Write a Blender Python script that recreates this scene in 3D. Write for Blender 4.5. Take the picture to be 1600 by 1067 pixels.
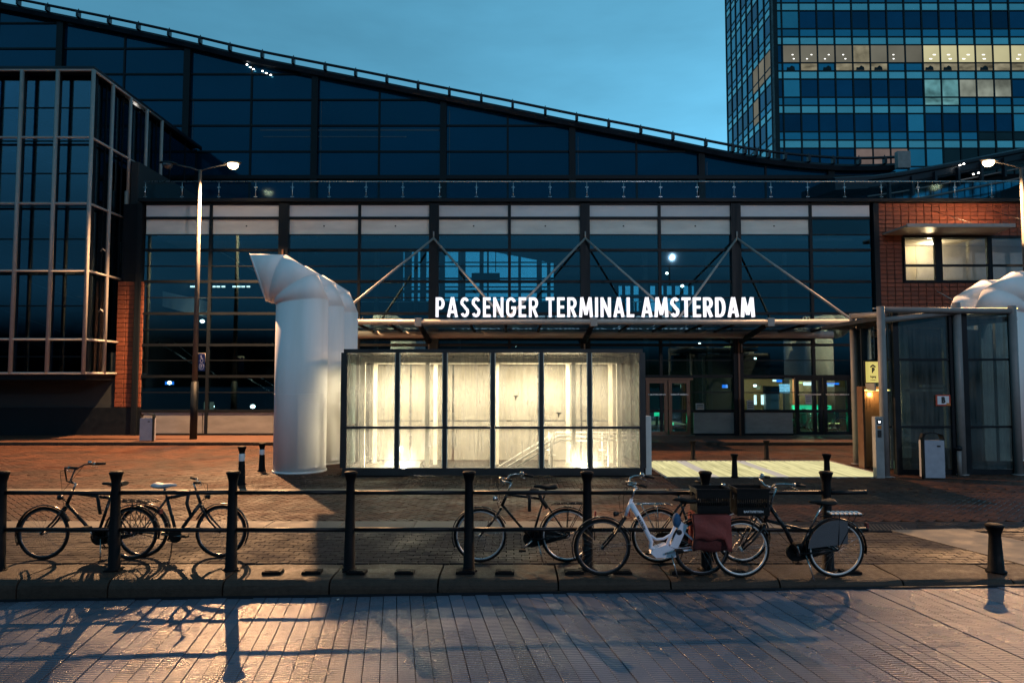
import bpy, bmesh, math, random
import numpy as np
from mathutils import Vector, Matrix
random.seed(7)
R = math.radians
PI = math.pi
for o in list(bpy.data.objects):
    bpy.data.objects.remove(o)
S = bpy.context.scene
C = S.collection

# ------------------------------------------------------------------ camera
H = 2.38
PITCH = R(3.19)
cam = bpy.data.cameras.new('camera')
cam.lens = 24.0
cam.sensor_width = 36.0
cam.clip_end = 1500
cam.clip_start = 0.05
co = bpy.data.objects.new('camera', cam)
C.objects.link(co)
co.location = (0, 0, H)
co.rotation_euler = (PI / 2 + PITCH, 0, 0)
S.camera = co

# ------------------------------------------------------------------ world
W = bpy.data.worlds.new('World')
S.world = W
W.use_nodes = True
nt = W.node_tree
nt.nodes.clear()
wo = nt.nodes.new('ShaderNodeOutputWorld')
bg = nt.nodes.new('ShaderNodeBackground')
sky = nt.nodes.new('ShaderNodeTexSky')
sky.sky_type = 'NISHITA'
sky.sun_disc = False
SUN_EL, SUN_ROT = R(-2.0), R(38)
sky.sun_elevation = SUN_EL
sky.sun_rotation = SUN_ROT
sky.altitude = 0
sky.air_density = 1.0
sky.dust_density = 0.6
sky.ozone_density = 3.0
# soft dusk cloud veil and the cold cast of the evening air
hs = nt.nodes.new('ShaderNodeHueSaturation')
hs.inputs['Saturation'].default_value = 0.0
tint = nt.nodes.new('ShaderNodeMix')
tint.data_type = 'RGBA'
tint.blend_type = 'MULTIPLY'
tint.inputs[0].default_value = 1.0
tint.inputs[7].default_value = (0.200, 0.70, 1.08, 1)
tc = nt.nodes.new('ShaderNodeTexCoord')
mp = nt.nodes.new('ShaderNodeMapping')
mp.inputs['Scale'].default_value = (1.2, 1.2, 4.5)
nz = nt.nodes.new('ShaderNodeTexNoise')
nz.inputs['Scale'].default_value = 2.4
nz.inputs['Detail'].default_value = 5
nz.inputs['Roughness'].default_value = 0.55
mr = nt.nodes.new('ShaderNodeMapRange')
mr.inputs[1].default_value = 0.3
mr.inputs[2].default_value = 0.7
mr.inputs[3].default_value = 0.85
mr.inputs[4].default_value = 1.11
vm = nt.nodes.new('ShaderNodeVectorMath')
vm.operation = 'SCALE'
L = nt.links.new
L(sky.outputs[0], hs.inputs['Color'])
L(hs.outputs[0], tint.inputs[6])
L(tc.outputs['Generated'], mp.inputs[0])
L(mp.outputs[0], nz.inputs['Vector'])
L(nz.outputs[0], mr.inputs[0])
L(tint.outputs[2], vm.inputs[0])
L(mr.outputs[0], vm.inputs['Scale'])
L(vm.outputs[0], bg.inputs[0])
L(bg.outputs[0], wo.inputs[0])
bg.inputs[1].default_value = 2.68

# faint afterglow of the sun that has set (same direction as the sky's sun)
sl = bpy.data.lights.new('sun', 'SUN')
sl.energy = 0.02
sl.angle = R(20)
sl.color = (1, 0.85, 0.7)
so = bpy.data.objects.new('sun', sl)
C.objects.link(so)
so.rotation_euler = (R(86), 0, PI - SUN_ROT)
so.location = (0, 0, 60)

S.view_settings.view_transform = 'Standard'
S.view_settings.look = 'None'
S.view_settings.exposure = 0.0
S.view_settings.gamma = 1.0
S.view_settings.use_curve_mapping = False
S.render.engine = 'CYCLES'
S.cycles.max_bounces = 8
S.cycles.transparent_max_bounces = 16
S.cycles.caustics_reflective = False
S.cycles.caustics_refractive = False
S.cycles.sample_clamp_indirect = 4

# ------------------------------------------------------------------ measuring: photo pixel + depth -> point of the place
cs, sn = math.cos(PITCH), math.sin(PITCH)


def ray(x, y):
    u = (x - 800) / 1066.67
    v = (533.5 - y) / 1066.67
    return Vector((u, cs - v * sn, sn + v * cs))


def P(x, y, Y):
    d = ray(x, y)
    return Vector((0, 0, H)) + d * (Y / d.y)


def G(x, y, z=0.0):
    d = ray(x, y)
    return Vector((0, 0, H)) + d * ((z - H) / d.z)


def Zp(y, Y):
    return P(800, y, Y).z


def Xp(x, Y, y=595):
    return P(x, y, Y).x


# ------------------------------------------------------------------ materials
def newmat(name):
    m = bpy.data.materials.new(name)
    m.use_nodes = True
    n = m.node_tree
    n.nodes.clear()
    out = n.nodes.new('ShaderNodeOutputMaterial')
    return m, n, out


def mat(name, col, rough=0.5, metal=0.0, spec=0.5, var=0.15, scale=3.0, bump=0.0, bscale=None, island=0.0,
        orand=0.0, stretch=(1, 1, 1), rvar=0.15, emis=None, estr=0.0, detail=6, coat=0.0, tint2=None, wet=None):
    m, n, out = newmat(name)
    N = n.nodes.new
    K = n.links.new
    b = N('ShaderNodeBsdfPrincipled')
    K(b.outputs[0], out.inputs[0])
    t = N('ShaderNodeTexCoord')
    mpn = N('ShaderNodeMapping')
    mpn.inputs['Scale'].default_value = stretch
    K(t.outputs['Object'], mpn.inputs[0])
    oi = N('ShaderNodeObjectInfo')
    wv = N('ShaderNodeMath')
    wv.operation = 'MULTIPLY'
    wv.inputs[1].default_value = 37.0
    K(oi.outputs['Random'], wv.inputs[0])
    ns = N('ShaderNodeTexNoise')
    ns.noise_dimensions = '4D'
    ns.inputs['Scale'].default_value = scale
    ns.inputs['Detail'].default_value = detail
    ns.inputs['Roughness'].default_value = 0.62
    K(mpn.outputs[0], ns.inputs['Vector'])
    K(wv.outputs[0], ns.inputs['W'])
    a = N('ShaderNodeMapRange')
    a.inputs[1].default_value = 0.25
    a.inputs[2].default_value = 0.75
    a.inputs[3].default_value = 1 - var
    a.inputs[4].default_value = 1 + var
    K(ns.outputs[0], a.inputs[0])
    fac = a.outputs[0]
    if island or orand:
        src = None
        if island:
            g = N('ShaderNodeNewGeometry')
            src, amt = g.outputs['Random Per Island'], island
        else:
            src, amt = oi.outputs['Random'], orand
        c = N('ShaderNodeMapRange')
        c.inputs[3].default_value = 1 - amt
        c.inputs[4].default_value = 1 + amt
        K(src, c.inputs[0])
        q = N('ShaderNodeMath')
        q.operation = 'MULTIPLY'
        K(fac, q.inputs[0])
        K(c.outputs[0], q.inputs[1])
        fac = q.outputs[0]
    v = N('ShaderNodeVectorMath')
    v.operation = 'SCALE'
    if tint2:
        mx = N('ShaderNodeMix')
        mx.data_type = 'RGBA'
        mx.inputs[6].default_value = (*col, 1)
        mx.inputs[7].default_value = (*tint2, 1)
        n2 = N('ShaderNodeTexNoise')
        n2.inputs['Scale'].default_value = scale * 0.35
        n2.inputs['Detail'].default_value = 4
        K(mpn.outputs[0], n2.inputs['Vector'])
        rr = N('ShaderNodeMapRange')
        rr.inputs[1].default_value = 0.4
        rr.inputs[2].default_value = 0.62
        K(n2.outputs[0], rr.inputs[0])
        K(rr.outputs[0], mx.inputs[0])
        K(mx.outputs[2], v.inputs[0])
    else:
        v.inputs[0].default_value = col
    K(fac, v.inputs['Scale'])
    K(v.outputs[0], b.inputs['Base Color'])
    b.inputs['Metallic'].default_value = metal
    b.inputs['Specular IOR Level'].default_value = spec
    b.inputs['Coat Weight'].default_value = coat
    if name.startswith('dark blue'):
        b.inputs['Specular Tint'].default_value = (0.12, 0.62, 1.0, 1)
    r = N('ShaderNodeMapRange')
    r.inputs[1].default_value = 0.3
    r.inputs[2].default_value = 0.7
    r.inputs[3].default_value = max(0.02, rough - rvar)
    r.inputs[4].default_value = min(1, rough + rvar)
    K(ns.outputs[0], r.inputs[0])
    rough_out = r.outputs[0]
    if wet:
        nw = N('ShaderNodeTexNoise')
        nw.inputs['Scale'].default_value = wet[0]
        nw.inputs['Detail'].default_value = 4
        gp = N('ShaderNodeNewGeometry')
        K(gp.outputs['Position'], nw.inputs['Vector'])
        w2 = N('ShaderNodeMapRange')
        w2.inputs[1].default_value = wet[1]
        w2.inputs[2].default_value = wet[1] + 0.12
        w2.inputs[3].default_value = 1.0
        w2.inputs[4].default_value = wet[2]
        K(nw.outputs[0], w2.inputs[0])
        q2 = N('ShaderNodeMath')
        q2.operation = 'MULTIPLY'
        K(rough_out, q2.inputs[0])
        K(w2.outputs[0], q2.inputs[1])
        rough_out = q2.outputs[0]
    K(rough_out, b.inputs['Roughness'])
    if bump:
        nb = N('ShaderNodeTexNoise')
        nb.inputs['Scale'].default_value = bscale or scale * 8
        nb.inputs['Detail'].default_value = 3
        K(mpn.outputs[0], nb.inputs['Vector'])
        bp = N('ShaderNodeBump')
        bp.inputs['Strength'].default_value = bump
        bp.inputs['Distance'].default_value = 0.01
        K(nb.outputs[0], bp.inputs['Height'])
        K(bp.outputs[0], b.inputs['Normal'])
    if emis:
        b.inputs['Emission Color'].default_value = (*emis, 1)
        b.inputs['Emission Strength'].default_value = estr
    return m


def emit(name, col, strength, var=0.0, scale=2.0, stretch=(1, 1, 1)):
    m, n, out = newmat(name)
    e = n.nodes.new('ShaderNodeEmission')
    e.inputs[0].default_value = (*col, 1)
    e.inputs[1].default_value = strength
    if var:
        t = n.nodes.new('ShaderNodeTexCoord')
        mpn = n.nodes.new('ShaderNodeMapping')
        mpn.inputs['Scale'].default_value = stretch
        ns = n.nodes.new('ShaderNodeTexNoise')
        ns.noise_dimensions = '4D'
        ns.inputs['Scale'].default_value = scale
        ns.inputs['Detail'].default_value = 4
        oi = n.nodes.new('ShaderNodeObjectInfo')
        mm = n.nodes.new('ShaderNodeMath')
        mm.operation = 'MULTIPLY'
        mm.inputs[1].default_value = 31
        n.links.new(oi.outputs['Random'], mm.inputs[0])
        n.links.new(mm.outputs[0], ns.inputs['W'])
        mr_ = n.nodes.new('ShaderNodeMapRange')
        mr_.inputs[1].default_value = 0.3
        mr_.inputs[2].default_value = 0.7
        mr_.inputs[3].default_value = strength * (1 - var)
        mr_.inputs[4].default_value = strength * (1 + var)
        n.links.new(t.outputs['Object'], mpn.inputs[0])
        n.links.new(mpn.outputs[0], ns.inputs['Vector'])
        n.links.new(ns.outputs[0], mr_.inputs[0])
        n.links.new(mr_.outputs[0], e.inputs[1])
    n.links.new(e.outputs[0], out.inputs[0])
    return m


def glass(name, tint=(0.5, 0.65, 0.7), refl=0.07, rough=0.03, dirt=0.0, dcol=(0.8, 0.8, 0.75), wav=0.0, trans=0.5):
    """thin pane: see-through, a mirror share that grows at grazing angles, and streaks of dirt that scatter light"""
    m, n, out = newmat(name)
    N = n.nodes.new
    K = n.links.new
    tr = N('ShaderNodeBsdfTransparent')
    tr.inputs[0].default_value = (*tint, 1)
    gl = N('ShaderNodeBsdfGlossy')
    gl.inputs['Roughness'].default_value = rough
    gl.inputs[0].default_value = (0.5, 0.82, 1, 1)
    fr = N('ShaderNodeFresnel')
    fr.inputs[0].default_value = 1.12 if name.startswith('balustrade') else 1.5
    ad = N('ShaderNodeMath')
    ad.operation = 'ADD'
    ad.use_clamp = True
    ad.inputs[1].default_value = refl - 0.04
    K(fr.outputs[0], ad.inputs[0])
    base = tr.outputs[0]
    t = N('ShaderNodeTexCoord')
    oi = N('ShaderNodeObjectInfo')
    if dirt:
        mpn = N('ShaderNodeMapping')
        mpn.inputs['Scale'].default_value = (9, 9, 0.5)
        K(t.outputs['Object'], mpn.inputs[0])
        mul = N('ShaderNodeMath')
        mul.operation = 'MULTIPLY'
        mul.inputs[1].default_value = 23
        K(oi.outputs['Random'], mul.inputs[0])
        ns = N('ShaderNodeTexNoise')
        ns.noise_dimensions = '4D'
        ns.inputs['Scale'].default_value = 1.6
        ns.inputs['Detail'].default_value = 7
        ns.inputs['Roughness'].default_value = 0.65
        K(mpn.outputs[0], ns.inputs['Vector'])
        K(mul.outputs[0], ns.inputs['W'])
        n2 = N('ShaderNodeTexNoise')
        n2.inputs['Scale'].default_value = 1.1
        n2.inputs['Detail'].default_value = 4
        K(t.outputs['Object'], n2.inputs['Vector'])
        av = N('ShaderNodeMath')
        av.operation = 'ADD'
        K(ns.outputs[0], av.inputs[0])
        K(n2.outputs[0], av.inputs[1])
        mr_ = N('ShaderNodeMapRange')
        mr_.inputs[1].default_value = 0.75
        mr_.inputs[2].default_value = 1.25
        mr_.inputs[3].default_value = max(0.04, dirt - 0.16)
        mr_.inputs[4].default_value = min(0.95, dirt + 0.20)
        K(av.outputs[0], mr_.inputs[0])
        df = N('ShaderNodeBsdfDiffuse')
        df.inputs[0].default_value = (*dcol, 1)
        tl = N('ShaderNodeBsdfTranslucent')
        tl.inputs[0].default_value = (*dcol, 1)
        mx0 = N('ShaderNodeMixShader')
        mx0.inputs[0].default_value = trans
        K(df.outputs[0], mx0.inputs[1])
        K(tl.outputs[0], mx0.inputs[2])
        mx1 = N('ShaderNodeMixShader')
        K(mr_.outputs[0], mx1.inputs[0])
        K(tr.outputs[0], mx1.inputs[1])
        K(mx0.outputs[0], mx1.inputs[2])
        base = mx1.outputs[0]
    if wav:
        nb = N('ShaderNodeTexNoise')
        nb.noise_dimensions = '4D'
        nb.inputs['Scale'].default_value = 0.7
        mul2 = N('ShaderNodeMath')
        mul2.operation = 'MULTIPLY'
        mul2.inputs[1].default_value = 17
        K(oi.outputs['Random'], mul2.inputs[0])
        K(mul2.outputs[0], nb.inputs['W'])
        K(t.outputs['Object'], nb.inputs['Vector'])
        bp = N('ShaderNodeBump')
        bp.inputs['Strength'].default_value = wav
        bp.inputs['Distance'].default_value = 0.02
        K(nb.outputs[0], bp.inputs['Height'])
        K(bp.outputs[0], gl.inputs['Normal'])
    mx = N('ShaderNodeMixShader')
    K(ad.outputs[0], mx.inputs[0])
    K(base, mx.inputs[1])
    K(gl.outputs[0], mx.inputs[2])
    K(mx.outputs[0], out.inputs[0])
    return m


M = {}
M['glint'] = mat('painted glint strip', (0.05, 0.09, 0.13), 0.6)  # pale colour stands in for glints and reflections on the glass
M['steel_dark'] = mat('dark painted steel', (0.006, 0.009, 0.013), 0.5, spec=0.25, var=0.3, scale=4, bump=0.15)
M['steel_grey'] = mat('grey painted steel', (0.34, 0.32, 0.30), 0.42, var=0.12, scale=5, bump=0.1)
M['steel_pole'] = mat('galvanised pole', (0.075, 0.072, 0.07), 0.5, metal=0.0, var=0.2, scale=6, bump=0.15)
M['steel_bright'] = mat('brushed steel', (0.55, 0.56, 0.57), 0.3, metal=0.9, var=0.1, scale=12)
M['kiosk_tube'] = mat('kiosk tube paint', (0.20, 0.19, 0.185), 0.5, var=0.15, scale=6, bump=0.1)
M['white_duct'] = mat('white coated duct sheet', (0.91, 0.89, 0.89), 0.65, spec=0.25, var=0.05, scale=3.5, tint2=(0.82, 0.79, 0.76), bump=0.02, bscale=6, stretch=(1, 1, 0.16))
M['white_part'] = mat('white painted metal', (0.7, 0.68, 0.64), 0.45, var=0.07, scale=6)
M['cast_black'] = mat('black cast iron', (0.003, 0.003, 0.004), 0.6, spec=0.12, var=0.35, scale=9, bump=0.35, bscale=60)
M['rail_black'] = mat('black rail paint', (0.004, 0.004, 0.006), 0.4, spec=0.25, var=0.3, scale=9, bump=0.2, bscale=40)
M['upper_glass'] = mat('dark blue curtain glass', (0.001, 0.020, 0.045), 0.06, spec=0.75, var=0.3, scale=0.35, orand=0.35, rvar=0.03, bump=0.03, bscale=0.7)
M['lower_glass'] = glass('clear blue pane', (0.60, 0.80, 0.84), 0.12, 0.015, wav=0.08)
M['beam_glass'] = glass('clear top pane', (0.93, 0.95, 0.95), 0.05, 0.03)
M['canopy_glass'] = glass('dusty canopy pane', (0.55, 0.62, 0.66), 0.05, 0.45, dirt=0.2, dcol=(0.2, 0.22, 0.24))
M['box_glass'] = glass('stair tower pane', (0.30, 0.42, 0.52), 0.14, 0.04, wav=0.15)
M['rail_glass'] = glass('balustrade pane', (0.72, 0.86, 0.9), 0.045, 0.12)
M['kiosk_glass'] = glass('lift shaft pane', (0.50, 0.60, 0.60), 0.06, 0.05, dirt=0.20, dcol=(0.22, 0.26, 0.27), trans=0.3)
M['dirty_glass'] = glass('streaked pavilion pane', (0.95, 0.93, 0.86), 0.06, 0.05, dirt=0.18, dcol=(0.88, 0.85, 0.76), trans=0.8)
M['dirty_back'] = glass('streaked rear pane', (0.8, 0.78, 0.7), 0.06, 0.05, dirt=0.66, dcol=(0.66, 0.60, 0.50), trans=0.2)
M['panel_tan'] = mat('pale enamel panel', (0.66, 0.68, 0.70), 0.5, var=0.12, scale=1.6, bump=0.1, orand=0.08, stretch=(1, 1, 0.5))
M['panel_stone'] = mat('grey stone panel', (0.26, 0.26, 0.255), 0.6, var=0.25, scale=3.5, bump=0.25, orand=0.1)
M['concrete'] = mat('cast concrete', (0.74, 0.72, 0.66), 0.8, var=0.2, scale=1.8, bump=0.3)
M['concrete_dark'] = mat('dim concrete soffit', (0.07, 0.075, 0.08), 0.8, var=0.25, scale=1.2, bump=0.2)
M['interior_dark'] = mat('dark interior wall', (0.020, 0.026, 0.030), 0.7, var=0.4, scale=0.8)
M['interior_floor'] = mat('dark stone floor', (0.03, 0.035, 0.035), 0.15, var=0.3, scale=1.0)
M['terracotta'] = mat('terracotta tile', (0.19, 0.056, 0.028), 0.6, var=0.16, scale=5, bump=0.2, orand=0.16)
M['terracotta_mass'] = mat('terracotta tile mass', (0.19, 0.056, 0.028), 0.6, var=0.16, scale=5, bump=0.2, island=0.16)
M['mortar'] = mat('dark joint', (0.03, 0.022, 0.02), 0.9, var=0.2, scale=8)
M['roof'] = mat('dark zinc roof', (0.010, 0.018, 0.028), 0.45, var=0.3, scale=1.0, metal=0.2)
M['brick_paver'] = mat('worn clay paver', (0.032, 0.026, 0.026), 0.75, spec=0.15, var=0.3, scale=14, bump=0.5, bscale=70, orand=0.28, rvar=0.2, tint2=(0.024, 0.021, 0.022), wet=(0.5, 0.5, 0.6))
M['brick_mass'] = mat('worn clay paving', (0.084, 0.034, 0.019), 0.7, spec=0.2, var=0.3, scale=2.5, bump=0.5, bscale=60, island=0.30, rvar=0.18, tint2=(0.046, 0.024, 0.017), wet=(0.35, 0.52, 0.55))
M['bed'] = mat('sand bed', (0.022, 0.017, 0.015), 0.9, var=0.3, scale=6)
M['slab_pale'] = mat('pale concrete slab', (0.15, 0.125, 0.095), 0.7, var=0.25, scale=4, bump=0.4, bscale=50, orand=0.1)
M['granite'] = mat('granite kerb', (0.046, 0.033, 0.025), 0.55, spec=0.18, var=0.35, scale=16, bump=0.9, bscale=75, orand=0.15, rvar=0.15, wet=(1.3, 0.55, 0.6))
M['far_walk'] = mat('footway clay', (0.10, 0.043, 0.024), 0.6, var=0.3, scale=3, bump=0.4, bscale=25)
M['ground'] = mat('dark ground', (0.02, 0.022, 0.024), 0.9, var=0.3, scale=0.5)
M['asphalt'] = mat('asphalt', (0.05, 0.045, 0.042), 0.7, var=0.3, scale=4, bump=0.4)
M['rubber'] = mat('tyre rubber', (0.006, 0.006, 0.006), 0.75, spec=0.2, var=0.2, scale=20, bump=0.3, bscale=90)
M['bike_black'] = mat('black bicycle enamel', (0.004, 0.004, 0.005), 0.3, spec=0.35, var=0.25, scale=12)
M['bike_dark'] = mat('dark green bicycle enamel', (0.009, 0.013, 0.016), 0.32, spec=0.35, var=0.25, scale=12)
M['bike_white'] = mat('silver white bicycle enamel', (0.80, 0.76, 0.84), 0.28, var=0.06, scale=8, coat=0.3)
M['chrome'] = mat('worn chrome', (0.42, 0.41, 0.40), 0.22, metal=1.0, var=0.15, scale=20)
M['alloy'] = mat('rim alloy', (0.50, 0.50, 0.52), 0.35, metal=0.75, var=0.15, scale=15)
M['rim_dark'] = mat('dull rim', (0.10, 0.10, 0.11), 0.35, metal=0.8, var=0.2, scale=15)
M['leather'] = mat('black saddle', (0.006, 0.006, 0.006), 0.6, spec=0.25, var=0.2, scale=25, bump=0.3)
M['saddle_pale'] = mat('pale saddle cover', (0.42, 0.44, 0.47), 0.5, var=0.1, scale=15)
M['plastic_black'] = mat('black crate plastic', (0.003, 0.0035, 0.004), 0.5, spec=0.2, var=0.2, scale=12)
M['pannier'] = mat('faded red canvas', (0.21, 0.040, 0.032), 0.8, var=0.25, scale=7, bump=0.6, bscale=30)
M['pannier_dark'] = mat('darker red canvas', (0.10, 0.018, 0.016), 0.8, var=0.25, scale=7, bump=0.6, bscale=30)  # darker red for the main bag under the flap
M['grey_cloth'] = mat('grey skirt guard', (0.075, 0.077, 0.085), 0.7, var=0.2, scale=10, bump=0.4)
M['blue_cover'] = mat('blue cloth wrap', (0.02, 0.09, 0.20), 0.7, var=0.25, scale=20, bump=0.5)
M['black_cloth'] = mat('black chain sleeve', (0.014, 0.014, 0.015), 0.8, var=0.3, scale=30, bump=0.6)
M['reflect_white'] = mat('white reflector band', (0.75, 0.75, 0.75), 0.5, var=0.08, scale=9)
M['yellow_sign'] = mat('yellow sign face', (0.75, 0.58, 0.12), 0.45, var=0.05, scale=5, emis=(0.95, 0.74, 0.20), estr=0.62)
M['ink'] = mat('black print', (0.01, 0.01, 0.012), 0.6, var=0.1)
M['white_print'] = mat('white print', (0.75, 0.75, 0.78), 0.5, var=0.05)
M['blue_sign'] = mat('blue sign face', (0.012, 0.045, 0.22), 0.45, var=0.1)
M['red_edge'] = mat('red sign edge', (0.50, 0.06, 0.03), 0.5, var=0.1)
M['orange'] = mat('orange sticker', (0.65, 0.20, 0.03), 0.5, var=0.1)
M['paper'] = mat('paper notice', (0.45, 0.45, 0.43), 0.8, var=0.1, scale=20)
M['copper'] = mat('brown door frame', (0.16, 0.085, 0.055), 0.4, metal=0.3, var=0.2, scale=6)
M['lift_door'] = mat('bronze lift door', (0.50, 0.25, 0.10), 0.35, metal=0.5, var=0.15, scale=2, stretch=(6, 6, 0.5))
M['bin_white'] = mat('grey white bin enamel', (0.34, 0.36, 0.42), 0.45, var=0.12, scale=8, bump=0.15)
M['frame_brown'] = mat('pavilion frame', (0.030, 0.026, 0.026), 0.45, var=0.2, scale=5)
M['frame_cream'] = mat('cream inner frame', (0.80, 0.74, 0.60), 0.5, var=0.06, scale=5)
M['rail_white'] = mat('white handrail', (0.92, 0.90, 0.84), 0.3, var=0.03)
M['stair_wall'] = mat('stained stair wall', (0.46, 0.39, 0.30), 0.8, var=0.4, scale=1.4, bump=0.3, stretch=(1, 1, 0.35))
M['lamp_glow'] = emit('sodium lamp bowl', (1.0, 0.66, 0.34), 40)
_n = M['lamp_glow'].node_tree
_e = [q for q in _n.nodes if q.type == 'EMISSION'][0]
_f = _n.nodes.new('ShaderNodeLayerWeight')
_f.inputs[0].default_value = 0.35
_c = _n.nodes.new('ShaderNodeMix')
_c.data_type = 'RGBA'
_c.inputs[6].default_value = (40, 27, 14, 1)
_c.inputs[7].default_value = (1.1, 0.42, 0.12, 1)
_n.links.new(_f.outputs['Facing'], _c.inputs[0])
_n.links.new(_c.outputs[2], _e.inputs[0])
_e.inputs[1].default_value = 1.0
M['lamp_glow_white'] = emit('white lamp bowl', (1.0, 0.75, 0.45), 22)
M['lamp_off'] = mat('unlit lamp bowl', (0.05, 0.06, 0.07), 0.15, var=0.1)
M['letter_glow'] = emit('letter light', (0.97, 0.93, 1.0), 1.35, var=0.04)
M['letter_side'] = mat('letter return', (0.35, 0.33, 0.36), 0.4, var=0.05)
M['floor_glow'] = emit('lit glass floor', (0.80, 0.72, 0.36), 0.92, var=0.34, scale=0.9, stretch=(1, 1, 1))
M['floor_glow_violet'] = emit('lit glass floor strip', (0.62, 0.54, 0.46), 0.9, var=0.15, scale=2)
M['tube_glow'] = emit('tube light', (1.0, 0.86, 0.58), 22)
M['spot_glow'] = emit('small white lamp', (1.0, 0.93, 0.85), 12)
M['green_glow'] = emit('green counter light', (0.03, 0.80, 0.34), 1.3, var=0.3, scale=2)
M['blue_glow'] = emit('blue screen', (0.02, 0.22, 0.9), 1.6)
M['screen_glow'] = emit('pale blue screen', (0.35, 0.6, 0.75), 1.5, var=0.4, scale=6)
M['yellow_glow'] = emit('yellow sign light', (1.0, 0.8, 0.25), 2.6)
M['white_glow'] = emit('white sign light', (1, 0.98, 0.9), 2.8)
M['warm_wall'] = mat('warm wood wall', (0.30, 0.18, 0.09), 0.6, var=0.25, scale=2, stretch=(4, 4, 0.5))
M['tw_vision'] = mat('tower vision glass', (0.010, 0.075, 0.14), 0.08, metal=0.9, var=0.2, scale=0.5, orand=0.35, rvar=0.03)
M['tw_low'] = mat('tower lower glass', (0.06, 0.28, 0.40), 0.10, metal=0.9, var=0.15, scale=0.5, orand=0.18, rvar=0.03)
M['tw_spandrel'] = mat('tower spandrel glass', (0.36, 0.66, 0.68), 0.14, metal=0.9, var=0.12, scale=0.6, orand=0.12, rvar=0.03)
M['tw_blind'] = mat('tower pane with blind', (0.11, 0.38, 0.48), 0.12, metal=0.9, var=0.12, scale=0.6, orand=0.15, rvar=0.03)
M['tw_lit'] = emit('lit office pane', (0.68, 0.63, 0.36), 0.80, var=0.28, scale=0.22)
M['tw_lit_low'] = emit('lit office lower pane', (0.30, 0.27, 0.18), 0.62, var=0.7, scale=1.3)
M['tw_dim'] = emit('dimly lit office pane', (0.17, 0.165, 0.13), 0.80, var=0.45, scale=0.22)
M['tw_clutter'] = emit('cluttered lit pane', (0.26, 0.29, 0.24), 0.8, var=0.55, scale=0.9)
M['tw_teal'] = emit('teal lit pane', (0.10, 0.26, 0.28), 0.9, var=0.6, scale=1.2)
M['tw_pink'] = emit('rosy lit pane', (0.17, 0.13, 0.12), 0.8, var=0.3, scale=1.2)
M['tw_dark'] = mat('tower pane with painted dark reflection', (0.03, 0.045, 0.05), 0.1, metal=0.6, var=0.3, scale=0.5, orand=0.2, rvar=0.03)  # dark roof reflection painted into the pane colour
M['tw_frame'] = mat('tower mullion', (0.008, 0.010, 0.014), 0.5, var=0.2)
M['room_lit'] = emit('lit room', (0.62, 0.52, 0.26), 0.85, var=0.25, scale=0.6)
M['room_dim'] = emit('dim room', (0.16, 0.155, 0.11), 0.8, var=0.4, scale=0.5)


def deck_material():
    m, n, out = newmat('ribbed wet deck board')
    N = n.nodes.new
    K = n.links.new
    b = N('ShaderNodeBsdfPrincipled')
    K(b.outputs[0], out.inputs[0])
    t = N('ShaderNodeTexCoord')
    oi = N('ShaderNodeObjectInfo')
    g = N('ShaderNodeNewGeometry')
    w1 = N('ShaderNodeTexWave')
    w1.bands_direction = 'Y'
    w1.inputs['Scale'].default_value = 8
    w1.inputs['Distortion'].default_value = 0.4
    K(t.outputs['Object'], w1.inputs['Vector'])
    n1 = N('ShaderNodeTexNoise')
    n1.inputs['Scale'].default_value = 62
    n1.inputs['Detail'].default_value = 3
    K(g.outputs['Position'], n1.inputs['Vector'])
    n2 = N('ShaderNodeTexNoise')
    n2.inputs['Scale'].default_value = 0.9
    n2.inputs['Detail'].default_value = 5
    K(g.outputs['Position'], n2.inputs['Vector'])
    ad = N('ShaderNodeMath')
    ad.operation = 'MULTIPLY_ADD'
    ad.inputs[1].default_value = 0.9
    K(n1.outputs[0], ad.inputs[0])
    K(w1.outputs['Fac'], ad.inputs[2])
    bp = N('ShaderNodeBump')
    bp.inputs['Strength'].default_value = 0.9
    bp.inputs['Distance'].default_value = 0.006
    K(ad.outputs[0], bp.inputs['Height'])
    K(bp.outputs[0], b.inputs['Normal'])
    c = N('ShaderNodeMapRange')
    c.inputs[1].default_value = 0.3
    c.inputs[2].default_value = 0.7
    c.inputs[3].default_value = 0.86
    c.inputs[4].default_value = 1.16
    K(n2.outputs[0], c.inputs[0])
    q = N('ShaderNodeMapRange')
    q.inputs[3].default_value = 0.8
    q.inputs[4].default_value = 1.2
    K(oi.outputs['Random'], q.inputs[0])
    mm = N('ShaderNodeMath')
    mm.operation = 'MULTIPLY'
    K(c.outputs[0], mm.inputs[0])
    K(q.outputs[0], mm.inputs[1])
    v = N('ShaderNodeVectorMath')
    v.operation = 'SCALE'
    v.inputs[0].default_value = (0.105, 0.118, 0.160)
    b.inputs['Specular IOR Level'].default_value = 0.8
    K(mm.outputs[0], v.inputs['Scale'])
    K(v.outputs[0], b.inputs['Base Color'])
    r = N('ShaderNodeMapRange')
    r.inputs[1].default_value = 0.35
    r.inputs[2].default_value = 0.65
    r.inputs[3].default_value = 0.22
    r.inputs[4].default_value = 0.34
    K(n2.outputs[0], r.inputs[0])
    K(r.outputs[0], b.inputs['Roughness'])
    return m


M['deck'] = deck_material()


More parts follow.
